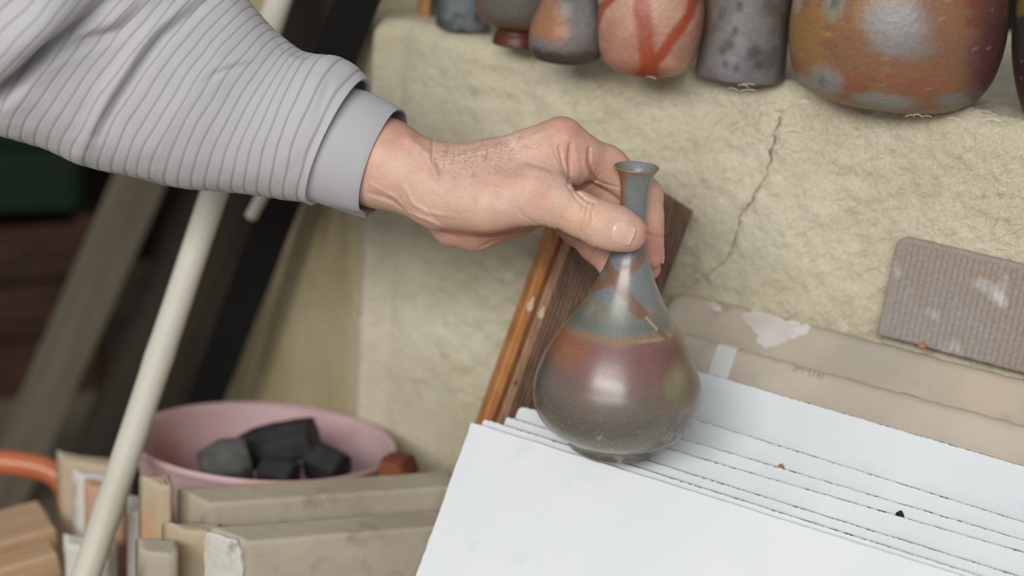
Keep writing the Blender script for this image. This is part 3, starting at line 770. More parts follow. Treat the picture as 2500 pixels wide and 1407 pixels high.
hv, hf = surface_nets(hand_sdf, hp(690, 720, -90), hp(1650, 255, 45), 0.58)
def pxof(p):
    t = T0 - p[:, 2] / 1000; return 1250 + FPX * p[:, 0] / 1000 / t, 703.5 - FPX * p[:, 1] / 1000 / t
hx, hy = pxof(hv)
skc = np.repeat(np.array([lin((224, 184, 163))]), len(hv), 0)
n1 = fbm(hv / 16, 61, 4); n2 = fbm(hv / 5, 71, 3)
skc = blend(skc, (234, 199, 180), np.clip(n1 * 0.8, 0, 1) * 0.6); skc = blend(skc, (214, 158, 134), np.clip(-n1 * 0.9, 0, 1) * 0.6)
def spot(x_, y_, rx, ry): return np.exp(-(((hx - x_) / rx) ** 2 + ((hy - y_) / ry) ** 2))
skc = blend(skc, (208, 142, 118), spot(1375, 300, 75, 45) * 0.5)
skc = blend(skc, (214, 150, 128), spot(1480, 395, 80, 50) * 0.45)
skc = blend(skc, (226, 160, 146), sstep(hx, 1555, 1580) * sstep(hy, 500, 580) * 0.9)
skc = blend(skc, (226, 166, 150), spot(1430, 620, 70, 60) * (hv[:, 2] < -30) * 0.85)
skc = blend(skc, (214, 152, 128), spot(1150, 585, 130, 40) * 0.6); skc = blend(skc, (216, 154, 130), spot(1000, 330, 90, 50) * 0.55)
skc = blend(skc, (232, 190, 158), spot(1420, 540, 70, 50) * (hv[:, 2] > 8) * 0.7); skc = blend(skc, (224, 162, 142), spot(1545, 585, 30, 35) * (hv[:, 2] > 4) * 0.6)
skc = blend(skc, (198, 158, 142), spot(1150, 430, 90, 40) * 0.35)
skc *= 0.93 * (1 + 0.045 * n2)[:, None]
M_skin = mat('skin', (220, 176, 152), rough=0.5, attr=True, spec=0.35, sss=0.12, bump=0.32, bscale=1100, fine=0.05, fscale=600, bump2=0.3, b2scale=260)
person = mesh_np('person', h2w(hv), hf[:, ::-1].copy(), M_skin, None, True, skc)
tag(person, "person's arm in a pale grey sleeve, bare hand gripping the vase neck", 'person')
bm = bmesh.new(); bm.from_mesh(person.data); bmesh.ops.recalc_face_normals(bm, faces=bm.faces); bm.to_mesh(person.data); bm.free()
mdf = person.modifiers.new('relax', 'SMOOTH'); mdf.factor = 0.5; mdf.iterations = 2


def surf_at(px, py, z0=45.0, zmin=-60, shift=0.0):
    """nearest skin point seen along the line through that pixel"""
    z_ = np.full(len(px), z0); 
    for _ in range(60):
        t = T0 - z_ / 1000; p_ = np.stack([(px - 1250) / FPX * t * 1000, -(py - 703.5) / FPX * t * 1000, z_], 1)
        d = hand_sdf(p_, True) - shift; z_ = z_ - np.maximum(d, -1) * 0.9
    return p_


# thumb nail: a curved plate with its own thickness
M_nail = mat('nail', (228, 184, 166), (234, 194, 178), 200, 0.28, spec=0.5, sss=0.1, coat=0.2)
nv, nf = [], []
NU, NV = 22, 18
nc = np.array([1519, 568.5]); nd = nrm(np.array([1.0, 0.40])); ne = np.array([-nd[1], nd[0]])
gp, gw = [], []
for i in range(NU):
    for j in range(NV):
        a = -1 + 2 * i / (NU - 1); b = -1 + 2 * j / (NV - 1)
        wlen = 27 * (1 - 0.16 * b * b) if a > 0 else 27 * (1 - 0.30 * b * b)
        q = nc + nd * a * wlen + ne * b * 29 * (1 - 0.10 * max(0, -a) ** 2 - 0.05 * max(a, 0) ** 3)
        gp.append(q); gw.append((a, b))
gp = np.array(gp); gw = np.array(gw)
sp = surf_at(gp[:, 0], gp[:, 1])
rise = 0.6 * (1 - np.abs(gw[:, 1]) ** 4) * sstep(gw[:, 0], -1.0, -0.7) + 0.35 * sstep(gw[:, 0], 0.5, 1.0) * (1 - gw[:, 1] ** 2) - 0.15
sp[:, 2] += rise
ids = np.arange(NU * NV).reshape(NU, NV)
nf = np.stack([ids[:-1, :-1], ids[1:, :-1], ids[1:, 1:], ids[:-1, 1:]], -1).reshape(-1, 4)
nail = mesh_np('thumbnail', h2w(sp), nf, M_nail); nail['label'] = 'pale thumb nail'
bm = bmesh.new(); bm.from_mesh(nail.data)
if sum((f_.normal.dot(Vector(tuple(-F))) for f_ in bm.faces)) < 0: bmesh.ops.reverse_faces(bm, faces=bm.faces)
bm.to_mesh(nail.data); bm.free()
md = nail.modifiers.new('thick', 'SOLIDIFY'); md.thickness = 0.0005; md.offset = -1
adopt(nail, person)
# whitish free edge of the nail
ev = []
for k in range(15):
    b = -0.86 + 1.72 * k / 14; q = nc + nd * 27 * 1.0 * (1 - 0.16 * b * b) + ne * b * 29 * 0.95; ev.append(q)
ev = np.array(ev); es = surf_at(ev[:, 0], ev[:, 1]); es[:, 2] += 0.28 + 0.45 * (1 - np.linspace(-0.86, 0.86, 15) ** 2)
tube('nail_edge', list(h2w(es)), 0.00035, mat('nail_edge', (238, 216, 202), None, rough=0.35), 6, person)
# index nail, seen edge-on at the far right
INl = [hp(1616, 596, -27), hp(1622, 612, -27.5), hp(1624, 630, -28), hp(1620, 644, -28)]
iv, if_ = [], []
for k, (py_, xx) in enumerate([(598, 1617), (608, 1621), (620, 1623.5), (632, 1623.5), (643, 1620)]):
    for j in range(6):
        a = math.radians(-10 - 26 * j); c = hp(1585, py_, -23.5); rr = 8.7 if k not in (0, 4) else 8.2
        iv.append(c + np.array([math.cos(a) * rr, 0, math.sin(a) * rr]))
for k in range(4):
    for j in range(5): if_.append((k * 6 + j, k * 6 + j + 1, (k + 1) * 6 + j + 1, (k + 1) * 6 + j))
inl = mesh_np('fingernail', h2w(np.array(iv)), if_, M_nail); md = inl.modifiers.new('thick', 'SOLIDIFY'); md.thickness = 0.0006; md.offset = 0; adopt(inl, person)

# fine dark hairs on wrist and back of the hand
rh = random.Random(11); hpx, hdir = [], []
for i in range(330):
    x_ = rh.gauss(1165, 75); top = np.interp(x_, [1000, 1050, 1130, 1200, 1300, 1360], [330, 352, 362, 352, 318, 300])
    if x_ < 1010 or x_ > 1345: continue
    hpx.append((x_, top + abs(rh.gauss(0, 34)) + 1)); hdir.append((rh.gauss(0.65, 0.5), rh.gauss(-0.15, 0.7)))
for i in range(60): hpx.append((rh.uniform(960, 1310), rh.uniform(380, 510))); hdir.append((rh.gauss(0.6, 0.4), rh.gauss(0.3, 0.5)))
hpx = np.array(hpx); roots = surf_at(hpx[:, 0], hpx[:, 1])
hvv, hff = [], []
for (dx, dy), r0 in zip(hdir, roots):
    ln = rh.uniform(2.6, 6.5); b0 = len(hvv); d = nrm(np.array([dx, -dy, 0.0])); bend = rh.gauss(0, 1.7)
    for k in range(4):
        s_ = k / 3; c = r0 + d * ln * s_ + np.array([-d[1], d[0], 0]) * bend * s_ * s_ + np.array([0, 0.35 * s_, 1.1 * math.sin(1.7 * s_)]); rr = 0.040 * (1 - 0.8 * s_)
        for j in range(3): hvv.append(c + np.array([rr * math.cos(2.094 * j), rr * math.sin(2.094 * j), 0]))
    for k in range(3):
        for j in range(3):
            l_ = (j + 1) % 3; hff.append((b0 + k * 3 + j, b0 + k * 3 + l_, b0 + k * 3 + 3 + l_, b0 + k * 3 + 3 + j))
hair = mesh_np('arm_hair', h2w(np.array(hvv)), hff, mat('dark_hair', (70, 52, 42), None, rough=0.6)); tag(hair, kind='stuff'); adopt(hair, person)

# ---------------------------------------------------------------- sleeve and cuff
SL = [((754, 498), (898, 196), -16, 1.0, 14), ((700, 490), (838, 143), -15, 0.95, 12), ((640, 480), (775, 131), -13, 0.92, 10), ((530, 466), (722, 112), -9, 0.80, 8), ((420, 455), (665, 62), -6, 0.80, 6),
      ((310, 430), (612, 0), -2, 0.80, 4), ((210, 405), (560, -62), 4, 0.80, 2), ((100, 362), (510, -112), 12, 0.80, 0), ((0, 330), (460, -160), 22, 0.8, 0), ((-120, 285), (390, -220), 36, 0.8, 0), ((-260, 230), (300, -300), 52, 0.8, 0), ((-420, 150), (180, -400), 70, 0.8, 0)]
arr = np.array([[a[0], a[1], b[0], b[1], c, d, e] for a, b, c, d, e in SL], float)
smoothed = smooth_prof(arr, 420)
NT = 200
rib_x, rib_y = smoothed[:, 0], smoothed[:, 1]
larc = np.concatenate([[0], np.cumsum(np.hypot(np.diff(rib_x), np.diff(rib_y)))])
# folds: (pixel path, mm out(+)/in(-), width px)
SF = [([(262, 0), (176, 72), (114, 116), (62, 172), (0, 232), (-80, 300)], -13.0, 20), ([(190, -40), (100, 40), (30, 100), (-50, 180)], 15.0, 70), ([(480, -12), (372, 80), (336, 128), (268, 230), (214, 334), (196, 372)], 4.5, 22), ([(505, 0), (392, 92), (356, 138), (292, 236), (240, 330)], -4.2, 17),
      ([(340, 20), (286, 80), (205, 102), (150, 126), (100, 150)], -4.5, 16), ([(360, -20), (300, 40), (240, 70)], 2.5, 24), ([(650, 158), (600, 160), (566, 166), (530, 180), (498, 200)], -1.1, 8), ([(640, 146), (570, 152), (520, 166)], 0.9, 12),
      ([(842, 152), (880, 180), (905, 205)], 1.2, 14), ([(815, 180), (790, 240), (775, 290)], -0.7, 12), ([(700, 120), (740, 128), (770, 138)], -1.6, 12)]
v = np.zeros((len(smoothed), NT, 3)); th = np.arange(NT) / NT * 2 * math.pi
for i, row in enumerate(smoothed):
    lo = np.array(row[:2]); up_ = np.array(row[2:4]); dz, asp, bow = row[4:7]
    a3 = hp(lo[0], lo[1], dz); b3 = hp(up_[0], up_[1], dz); c3 = (a3 + b3) / 2; e3 = (b3 - a3) / 2; ha = np.linalg.norm(e3); en = e3 / ha
    left = np.array([-en[1], en[0], 0]); left = left if left[0] < 0 else -left
    bowv = left * bow / 4.42
    sq = np.sign(np.sin(th)) * np.abs(np.sin(th)) ** 0.9
    v[i] = c3 + np.cos(th)[:, None] * e3 + sq[:, None] * (np.array([0, 0, 1.0]) * min(ha * asp, 44) + bowv)
fx = 1250 + FPX * v[..., 0] / 1000 / (T0 - v[..., 2] / 1000); fy = 703.5 - FPX * v[..., 1] / 1000 / (T0 - v[..., 2] / 1000)
du = np.roll(v, -1, 1) - np.roll(v, 1, 1); ds = np.gradient(v, axis=0); nn = np.cross(du, ds); nn /= np.linalg.norm(nn, axis=2)[..., None] + 1e-9
cen = v.mean(1, keepdims=True); nn *= np.sign(((v - cen) * nn).sum(2))[..., None]
frontw = sstep(np.sin(th), -0.15, 0.15)[None]
dsp = np.zeros(v.shape[:2])
for ln, amp, w in SF:
    dd, ss = seg_dist(fx, fy, ln); dsp += amp * np.exp(-(dd / w) ** 2) * frontw * (0.35 + 0.65 * np.sin(np.pi * np.clip(ss, 0.03, 0.97)))
wob = fbm(np.stack([v[..., 0] / 30, v[..., 1] / 30, v[..., 2] / 30], -1), 91, 3); dsp += 0.9 * wob
rph = (larc[:, None] + 4 * vnoise(np.stack([fx / 60, fy / 60, fx * 0], -1), 8)) / 33.0
fr_ = np.abs((rph % 1.0) - 0.5) * 33.0
dsp -= 0.38 * np.exp(-(fr_ / 3.2) ** 2)
endw = sstep(np.arange(len(smoothed)), 0, 14)[:, None]
dsp = dsp * (0.3 + 0.7 * endw) + 0.6 * (1 - endw)
v = v + nn * dsp[..., None]
inner = [v[0] + (v[0].mean(0) - v[0]) * 0.03 + 0, v[6] + (v[6].mean(0) - v[6]) * 0.09]
allv = np.concatenate([np.array(inner[::-1]), v]); k = len(allv)
ri = np.arange(k - 1)[:, None] * NT + np.arange(NT)[None]; rj = np.arange(k - 1)[:, None] * NT + (np.arange(NT)[None] + 1) % NT
sfa = np.stack([ri, rj, rj + NT, ri + NT], -1).reshape(-1, 4)
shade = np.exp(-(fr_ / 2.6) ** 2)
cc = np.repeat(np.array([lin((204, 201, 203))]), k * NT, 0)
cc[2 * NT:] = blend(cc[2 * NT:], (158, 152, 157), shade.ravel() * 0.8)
uvx = np.concatenate([np.zeros((2, NT)), np.repeat(larc[:, None], NT, 1)])


def knit_mat(name, period_u, period_v, strength, attr=True, base=(200, 195, 195)):
    m, nt, b = nodes_of(name); N, K = nt.nodes, nt.links
    uv = N.new('ShaderNodeUVMap'); uv.uv_map = 'UVMap'; sx = N.new('ShaderNodeSeparateXYZ'); K.new(uv.outputs[0], sx.inputs[0])
    def sine(sock, per, ph=0.0):
        a = N.new('ShaderNodeMath'); a.operation = 'MULTIPLY'; a.inputs[1].default_value = 2 * math.pi / per; K.new(sock, a.inputs[0])
        s = N.new('ShaderNodeMath'); s.operation = 'SINE'; K.new(a.outputs[0], s.inputs[0]); return s.outputs[0]
    mu = N.new('ShaderNodeMath'); mu.operation = 'MULTIPLY'; K.new(sine(sx.outputs[0], period_u), mu.inputs[0]); K.new(sine(sx.outputs[1], period_v), mu.inputs[1])
    bp = N.new('ShaderNodeBump'); bp.inputs['Strength'].default_value = strength; bp.inputs['Distance'].default_value = 0.0004
    K.new(mu.outputs[0], bp.inputs['Height']); K.new(bp.outputs[0], b.inputs['Normal'])
    mr = N.new('ShaderNodeMapRange'); mr.inputs[1].default_value = -1; mr.inputs[2].default_value = 1; mr.inputs[3].default_value = 0.86; mr.inputs[4].default_value = 1.06; K.new(mu.outputs[0], mr.inputs[0])
    cx = N.new('ShaderNodeCombineColor'); [K.new(mr.outputs[0], cx.inputs[i]) for i in range(3)]
    mx = N.new('ShaderNodeMix'); mx.data_type = 'RGBA'; mx.blend_type = 'MULTIPLY'; mx.inputs[0].default_value = 1
    if attr:
        a = N.new('ShaderNodeVertexColor'); a.layer_name = 'Col'; K.new(a.outputs[0], mx.inputs[6])
    else: mx.inputs[6].default_value = L4(base)
    K.new(cx.outputs[0], mx.inputs[7]); K.new(mx.outputs[2], b.inputs['Base Color'])
    b.inputs['Roughness'].default_value = 0.95; b.inputs['Specular IOR Level'].default_value = 0.1; b.inputs['Sheen Weight'].default_value = 0.15
    return m


def put_uv(o, uu, vv):
    me = o.data; l = me.uv_layers.new(name='UVMap'); vi = np.zeros(len(me.loops), np.int32); me.loops.foreach_get('vertex_index', vi)
    l.data.foreach_set('uv', np.stack([uu[vi], vv[vi]], 1).astype(np.float32).ravel())


def fix_out(o):
    bm = bmesh.new(); bm.from_mesh(o.data); bmesh.ops.recalc_face_normals(bm, faces=bm.faces); bm.to_mesh(o.data); bm.free()


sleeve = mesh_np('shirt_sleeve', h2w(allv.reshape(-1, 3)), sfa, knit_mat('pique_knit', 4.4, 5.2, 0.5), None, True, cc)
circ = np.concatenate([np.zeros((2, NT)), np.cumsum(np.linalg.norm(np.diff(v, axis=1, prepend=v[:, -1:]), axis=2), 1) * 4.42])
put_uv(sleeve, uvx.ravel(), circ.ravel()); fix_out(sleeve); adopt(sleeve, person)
sleeve['label'] = 'pale grey knitted sleeve with fine ring grooves'
md = sleeve.modifiers.new('thick', 'SOLIDIFY'); md.thickness = 0.0012; md.offset = -1
# cuff: plain band, slightly flared, open at the wrist
CF = [((742, 486), (858, 216), -16, 0.98, 12), ((790, 503), (905, 226), -16, 1.0, 16), ((835, 520), (945, 244), -16, 1.02, 20), ((870, 533), (972, 259), -16, 1.03, 22), ((886, 536), (985, 268), -16, 1.03, 23)]
arr = np.array([[a[0], a[1], b[0], b[1], c, d, e] for a, b, c, d, e in CF], float); cs_ = smooth_prof(arr, 48)
cv = np.zeros((len(cs_), NT, 3))
for i, row in enumerate(cs_):
    a3 = hp(row[0], row[1], row[4]); b3 = hp(row[2], row[3], row[4]); c3 = (a3 + b3) / 2; e3 = (b3 - a3) / 2; ha = np.linalg.norm(e3); en = e3 / ha
    left = np.array([-en[1], en[0], 0]); left = left if left[0] < 0 else -left
    cv[i] = c3 + np.cos(th)[:, None] * e3 + np.sin(th)[:, None] * (np.array([0, 0, 1.0]) * ha * row[5] + left * row[6] / 4.42)
    cv[i] += 0.5 * vnoise(np.stack([np.cos(th) * 2, np.sin(th) * 2, th * 0 + i * 0.05], -1), 14)[:, None] * (cv[i] - c3) / ha
    pinch = np.exp(-((th - math.pi + 0.1) / 0.25) ** 2) * sstep(np.array([i]), 10, 40)[0]
    cv[i] += pinch[:, None] * np.array([1.5, 2.2, 0])
k = len(cv); ri = np.arange(k - 1)[:, None] * NT + np.arange(NT)[None]; rj = np.arange(k - 1)[:, None] * NT + (np.arange(NT)[None] + 1) % NT
cuff = mesh_np('cuff', h2w(cv.reshape(-1, 3)), np.stack([ri, rj, rj + NT, ri + NT], -1).reshape(-1, 4), knit_mat('rib_cuff', 900, 2.6, 0.35, False, (189, 186, 189)))
put_uv(cuff, np.repeat(np.arange(k)[:, None] * 3.0, NT, 1).ravel(), np.repeat(np.arange(NT)[None] * 900.0 / NT, k, 0).ravel()); fix_out(cuff); adopt(cuff, sleeve)
md = cuff.modifiers.new('thick', 'SOLIDIFY'); md.thickness = 0.0014; md.offset = -1
cuff['label'] = 'plain ribbed cuff band'
# ---------------------------------------------------------------- pots on the ledge
M_pot = mat('bizen_clay', (120, 90, 70), rough=0.42, attr=True, spec=0.45, bump=0.5, bscale=260, fine=0.09, fscale=420, mottle=0.06, scale=70)
LZ = LEDGE + 0.001


def pot(name, xc, yb, rows, colf, label, cat, wob=0.012, seed=0, lift=0.0, inner=True):
    """xc, yb: pixel of the foot's front; rows: (pixels above the foot, half width in pixels)"""
    rb = rows[0][1]
    fr = hit(xc, yb, np.array([0, 0, LZ]), Z); t = (fr - CAM) @ F; s = t / FPX
    c = fr + nrm(np.array([fr[0], fr[1], 0])) * rb * s; s *= ((c - CAM) @ F) / t
    pts = [(r_ * s, y_ * s / 0.975) for y_, r_ in rows]
    if inner: pts += [(pts[-1][0] * 0.93, pts[-1][1] - 0.0005), (pts[-1][0] * 0.9, pts[-1][1] - 0.02)]
    pr = smooth_prof(pts, 150); pr[:, 0] = np.maximum(pr[:, 0], 0.001)
    c[2] = LZ + lift
    def cf(ph, h, r): return 0.84 * colf(ph, h / s * 0.975, r / s)
    o = lathe(name, pr, c, M_pot, 128, cf, wob=wob, seed=seed)
    return tag(o, label, cat)


def nzc(ph, y, r, sc, seed, o=4): return fbm(np.stack([r * np.sin(ph) / sc, y / sc, r * np.cos(ph) / sc], -1), seed, o)
def base_c(n, rgb): return np.repeat(np.array([lin(rgb)]), n, 0)


def c_big(ph, y, r):
    x = r * np.sin(ph); n1 = nzc(ph, y, r, 120, 5); n2 = nzc(ph, y, r, 35, 6); n3 = fbm(np.stack([x / 160, y / 14, np.cos(ph) * 2], -1), 7, 3)
    c = base_c(len(ph), (146, 104, 76)); c = blend(c, (162, 122, 78), sstep(n1 + n3 * 0.5 - x / 220, 0.1, 0.6)); c = blend(c, (142, 78, 56), sstep(n1 * 0.7 + x / 300 + n3 * 0.3, 0.2, 0.7)); c = blend(c, (128, 112, 100), sstep(n3 + n2 * 0.3, 0.35, 0.8) * 0.6)
    c = blend(c, (160, 96, 74), np.exp(-((y - 75 - 0.05 * x) / 22) ** 2) * sstep(n2, -0.5, 0.4) * 0.7)
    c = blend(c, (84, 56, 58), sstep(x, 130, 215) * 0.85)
    def ell(cx, cy, rx, ry, rgb, w=0.9, pw=2.5):
        nonlocal c
        d = ((x - cx + 8 * n2) / rx) ** 2 + ((y - cy + 5 * n2) / ry) ** 2; c = blend(c, rgb, np.exp(-d ** pw) * (np.cos(ph) > 0) * w)
    ell(-148, 56, 42, 40, (152, 156, 152)); ell(-150, 56, 10, 14, (106, 112, 112), 0.8, 1.2); ell(0, 32, 76, 24, (150, 150, 144)); ell(150, 46, 34, 20, (132, 132, 130)); ell(-205, 34, 22, 26, (150, 146, 136))
    ell(-6, 215, 72, 62, (158, 158, 158), 0.85); ell(24, 170, 70, 34, (142, 138, 134), 0.7); ell(-152, 236, 30, 42, (150, 146, 128), 0.85); ell(-150, 240, 9, 20, (96, 100, 92), 0.8); ell(-238, 240, 16, 46, (172, 168, 152), 0.8)
    sp = sstep(nzc(ph, y, r, 4, 12, 2), 0.85, 1.1); c = blend(c, (190, 160, 134), sp * 0.5)
    return c


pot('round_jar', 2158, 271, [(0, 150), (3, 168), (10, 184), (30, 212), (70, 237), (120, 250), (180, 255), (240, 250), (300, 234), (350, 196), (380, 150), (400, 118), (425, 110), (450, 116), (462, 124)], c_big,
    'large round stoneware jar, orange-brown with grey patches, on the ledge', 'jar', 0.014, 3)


def c_hid(ph, y, r):
    x = r * np.sin(ph); n2 = nzc(ph, y, r, 40, 16); n1 = nzc(ph, y, r, 90, 18)
    c = base_c(len(ph), (205, 160, 136)); c = blend(c, (190, 140, 118), sstep(n1, 0, 0.6))
    for line, w in [([(14, 8), (0, 70), (-16, 130), (-38, 260)], 22), ([(-10, 10), (30, 60), (58, 110), (90, 160), (110, 240)], 15), ([(-128, 80), (-120, 150), (-70, 210), (-20, 240)], 10)]:
        d, s_ = seg_dist(x + 5 * n2, y + 5 * n2, line); c = blend(c, (172, 74, 44), sstep(d, w * 1.25, w * 0.5) * (np.cos(ph) > -0.1) * 0.92)
    c = blend(c, (164, 78, 48), np.exp(-((x - 12) / 46) ** 2 - ((y - 8) / 34) ** 2) * 0.9); c = blend(c, (176, 120, 104), np.exp(-((x + 12) / 20) ** 2 - ((y - 140) / 60) ** 2) * 0.5)
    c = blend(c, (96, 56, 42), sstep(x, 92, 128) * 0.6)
    return c


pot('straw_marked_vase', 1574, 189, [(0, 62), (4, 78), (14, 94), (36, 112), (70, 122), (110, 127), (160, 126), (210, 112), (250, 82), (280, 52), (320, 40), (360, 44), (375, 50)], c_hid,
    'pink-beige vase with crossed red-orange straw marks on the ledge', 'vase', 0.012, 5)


def c_cyl(ph, y, r):
    x = r * np.sin(ph); n1 = nzc(ph, y, r, 60, 22); n2 = nzc(ph, y, r, 26, 23)
    c = base_c(len(ph), (132, 130, 128)); c = blend(c, (108, 102, 102), sstep(n1, -0.1, 0.6)); c = blend(c, (136, 112, 84), sstep(x + 20 * n1, -60, -95) * sstep(y, 50, 120) * 0.8); c = blend(c, (152, 152, 152), np.exp(-((x + 18) / 26) ** 2) * 0.55)
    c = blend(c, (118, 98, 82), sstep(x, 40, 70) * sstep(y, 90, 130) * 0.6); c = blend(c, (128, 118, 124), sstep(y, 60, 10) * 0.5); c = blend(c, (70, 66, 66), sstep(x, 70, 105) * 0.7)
    for cx, cy, rr in [(-48, 72, 12), (-30, 92, 16), (-24, 120, 10), (-36, 42, 9), (-8, 38, 9), (30, 75, 17), (44, 50, 13), (-20, 180, 12)]:
        c = blend(c, (70, 70, 72), np.exp(-(((x - cx + 4 * n2) / rr) ** 2 + ((y - cy + 4 * n2) / rr) ** 2) ** 1.5) * 0.75 * (np.cos(ph) > 0))
    return c


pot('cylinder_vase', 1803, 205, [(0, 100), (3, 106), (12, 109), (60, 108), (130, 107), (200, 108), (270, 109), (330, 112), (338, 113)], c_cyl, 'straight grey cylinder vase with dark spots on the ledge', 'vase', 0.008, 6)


def c_gourd(ph, y, r):
    x = r * np.sin(ph); n1 = nzc(ph, y, r, 50, 32)
    c = base_c(len(ph), (126, 122, 120)); c = blend(c, (168, 122, 92), sstep(-x + 20 * n1, 0, 30) * sstep(y, 45, 75)); c = blend(c, (170, 112, 82), np.exp(-((x + 30) / 36) ** 2 - ((y - 85) / 26) ** 2) * 0.8)
    c = blend(c, (82, 70, 66), sstep(y + 10 * n1, 52, 24)); c = blend(c, (150, 152, 156), np.exp(-((x - 45) / 22) ** 2) * sstep(y, 50, 90) * 0.7)
    return c


pot('ash_glazed_jar', 1378, 159, [(0, 62), (3, 74), (12, 84), (34, 92), (66, 92), (92, 86), (120, 74), (150, 68), (190, 72), (230, 74), (260, 66), (270, 60)], c_gourd, 'brown and grey lumpy jar between the footed bowl and the pink-beige vase', 'jar', 0.03, 8)


def c_bowl(ph, y, r):
    x = r * np.sin(ph); n1 = nzc(ph, y, r, 60, 42)
    c = base_c(len(ph), (108, 104, 94)); c = blend(c, (140, 96, 58), sstep(-x + 24 * n1, 70, 105) * 0.8); c = blend(c, (124, 84, 50), np.exp(-((y - 48) / 14) ** 2) * 0.9); c = blend(c, (96, 44, 30), sstep(y, 40, 32))
    return c


pot('footed_bowl', 1262, 119, [(0, 58), (3, 62), (20, 58), (34, 52), (40, 60), (52, 88), (76, 106), (110, 112), (150, 113), (190, 116), (196, 117)], c_bowl, 'grey-brown bowl on a dark red foot standing on the ledge', 'bowl', 0.01, 9)


def c_blue(ph, y, r):
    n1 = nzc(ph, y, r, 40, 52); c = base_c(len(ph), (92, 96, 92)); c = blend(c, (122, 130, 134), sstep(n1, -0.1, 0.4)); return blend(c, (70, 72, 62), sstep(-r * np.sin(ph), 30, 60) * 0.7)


pot('blue_grey_cup', 1130, 78, [(0, 58), (3, 64), (12, 68), (50, 70), (120, 72), (170, 75), (176, 76)], c_blue, 'blue-grey cup half hidden behind the footed bowl', 'cup', 0.012, 10)


def c_olive(ph, y, r):
    n1 = nzc(ph, y, r, 60, 62); n2 = nzc(ph, y, r, 20, 63); c = base_c(len(ph), (78, 52, 56)); c = blend(c, (66, 68, 58), sstep(y + 30 * n1, 150, 190)); c = blend(c, (140, 120, 62), sstep(y + 20 * n1, 225, 250)); return blend(c, (190, 178, 150), sstep(nzc(ph, y, r, 8, 65, 2), 0.8, 0.95) * 0.7)


pot('dark_olive_jar', 2594, 306, [(0, 82), (4, 92), (20, 104), (60, 122), (120, 142), (180, 154), (240, 158), (300, 146), (350, 110), (390, 80), (430, 84)], c_olive, 'dark plum and olive jar cut off by the right edge of the picture', 'jar', 0.012, 11)


def c_tan(ph, y, r):
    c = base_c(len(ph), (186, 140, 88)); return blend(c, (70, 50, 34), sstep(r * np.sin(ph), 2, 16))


pot('small_tan_cup', 1040, 44, [(0, 14), (3, 17), (20, 20), (60, 22), (90, 24), (94, 24)], c_tan, 'small tan cup, leftmost on the ledge', 'cup', 0.02, 12)

# ---------------------------------------------------------------- poles and planks leaning on the left
def lean(name, top, bot, t1, t2, wpx, th, m, label, cat, round_=False, z_end=0.002, up_ext=0.15, nodes=()):
    a = P(*top, t1); b = P(*bot, t2); d = nrm(b - a)
    lowp = b + d * ((z_end - b[2]) / d[2]) if z_end is not None else b
    hi = a - d * up_ext; w = wpx * ((t1 + t2) / 2) / FPX
    if round_:
        ln = np.linalg.norm(lowp - hi); ks = np.linspace(0, 1, 60); rad = []
        nd_ = [((P(*q, t1 + (t2 - t1) * (q[1] - top[1]) / (bot[1] - top[1])) - hi) @ (lowp - hi)) / ln ** 2 for q in nodes]
        for k_ in ks: rad.append(w / 2 * (1 + sum(0.10 * math.exp(-((k_ - q) * ln / 0.006) ** 2) for q in nd_)))
        o = tube(name, [hi + (lowp - hi) * k_ for k_ in ks], rad, m, 20)
    else:
        view = nrm((a + b) / 2 - CAM); x = nrm(np.cross(d, view)); n_ = np.cross(x, d)
        if n_ @ view > 0: x = -x; n_ = np.cross(x, d)
        ln = np.linalg.norm(lowp - hi); fr_ = frame_of(hi, np.cross(-d, n_), -d)
        ol = rrect(-w / 2, w / 2, -ln, 0, (0.001,) * 4, 0.0006, int(wpx), 0.03)
        o = plate(name, ol, th, 0.0015, m, frame_of(hi, nrm(np.cross(-d, n_)), -d))
    return tag(o, label, cat)


M_bamboo = mat('dry_bamboo', (214, 210, 196), (202, 197, 180), 16, 0.5, stretch=(1, 1, 0.2))
M_sootblk = mat('sooted_post', (22, 20, 18), (12, 11, 10), 12, 0.8)
M_dkbrown = mat('dark_plank', (62, 53, 43), (44, 37, 30), 10, 0.8, stretch=(3, 0.4, 1))
M_grey = mat('weathered_plank', (112, 104, 88), (92, 84, 70), 12, 0.8, stretch=(4, 0.3, 1))
lean('bamboo_pole', (680, 0), (210, 1407), 1.11, 1.00, 68, 0, M_bamboo, 'pale bamboo pole leaning across the dark planks', 'pole', True, nodes=[(386, 858), (262, 1230)], up_ext=0.1)
lean('black_post', (872, 0), (508, 960), 1.085, 1.385, 96, 0.02, M_sootblk, 'sooty black post leaning just left of the mud wall', 'post', up_ext=0.06)
lean('dark_plank', (755, 60), (432, 960), 1.165, 1.44, 112, 0.02, M_dkbrown, 'dark brown plank between the black post and the bamboo pole', 'plank', up_ext=0.05)
lean('dark_plank', (520, 420), (300, 960), 1.66, 1.72, 120, 0.02, M_dkbrown, 'dark brown plank just left of the bamboo pole', 'plank')
lean('grey_plank', (325, 480), (121, 949), 1.60, 1.66, 122, 0.022, M_grey, 'weathered grey plank leaning at the far left', 'plank')
lean('bamboo_stick', (645, 470), (612, 530), 1.165, 1.175, 30, 0, M_bamboo, 'short pale stick end showing below the sleeve beside the black post', 'stick', True, z_end=None, up_ext=0.05)

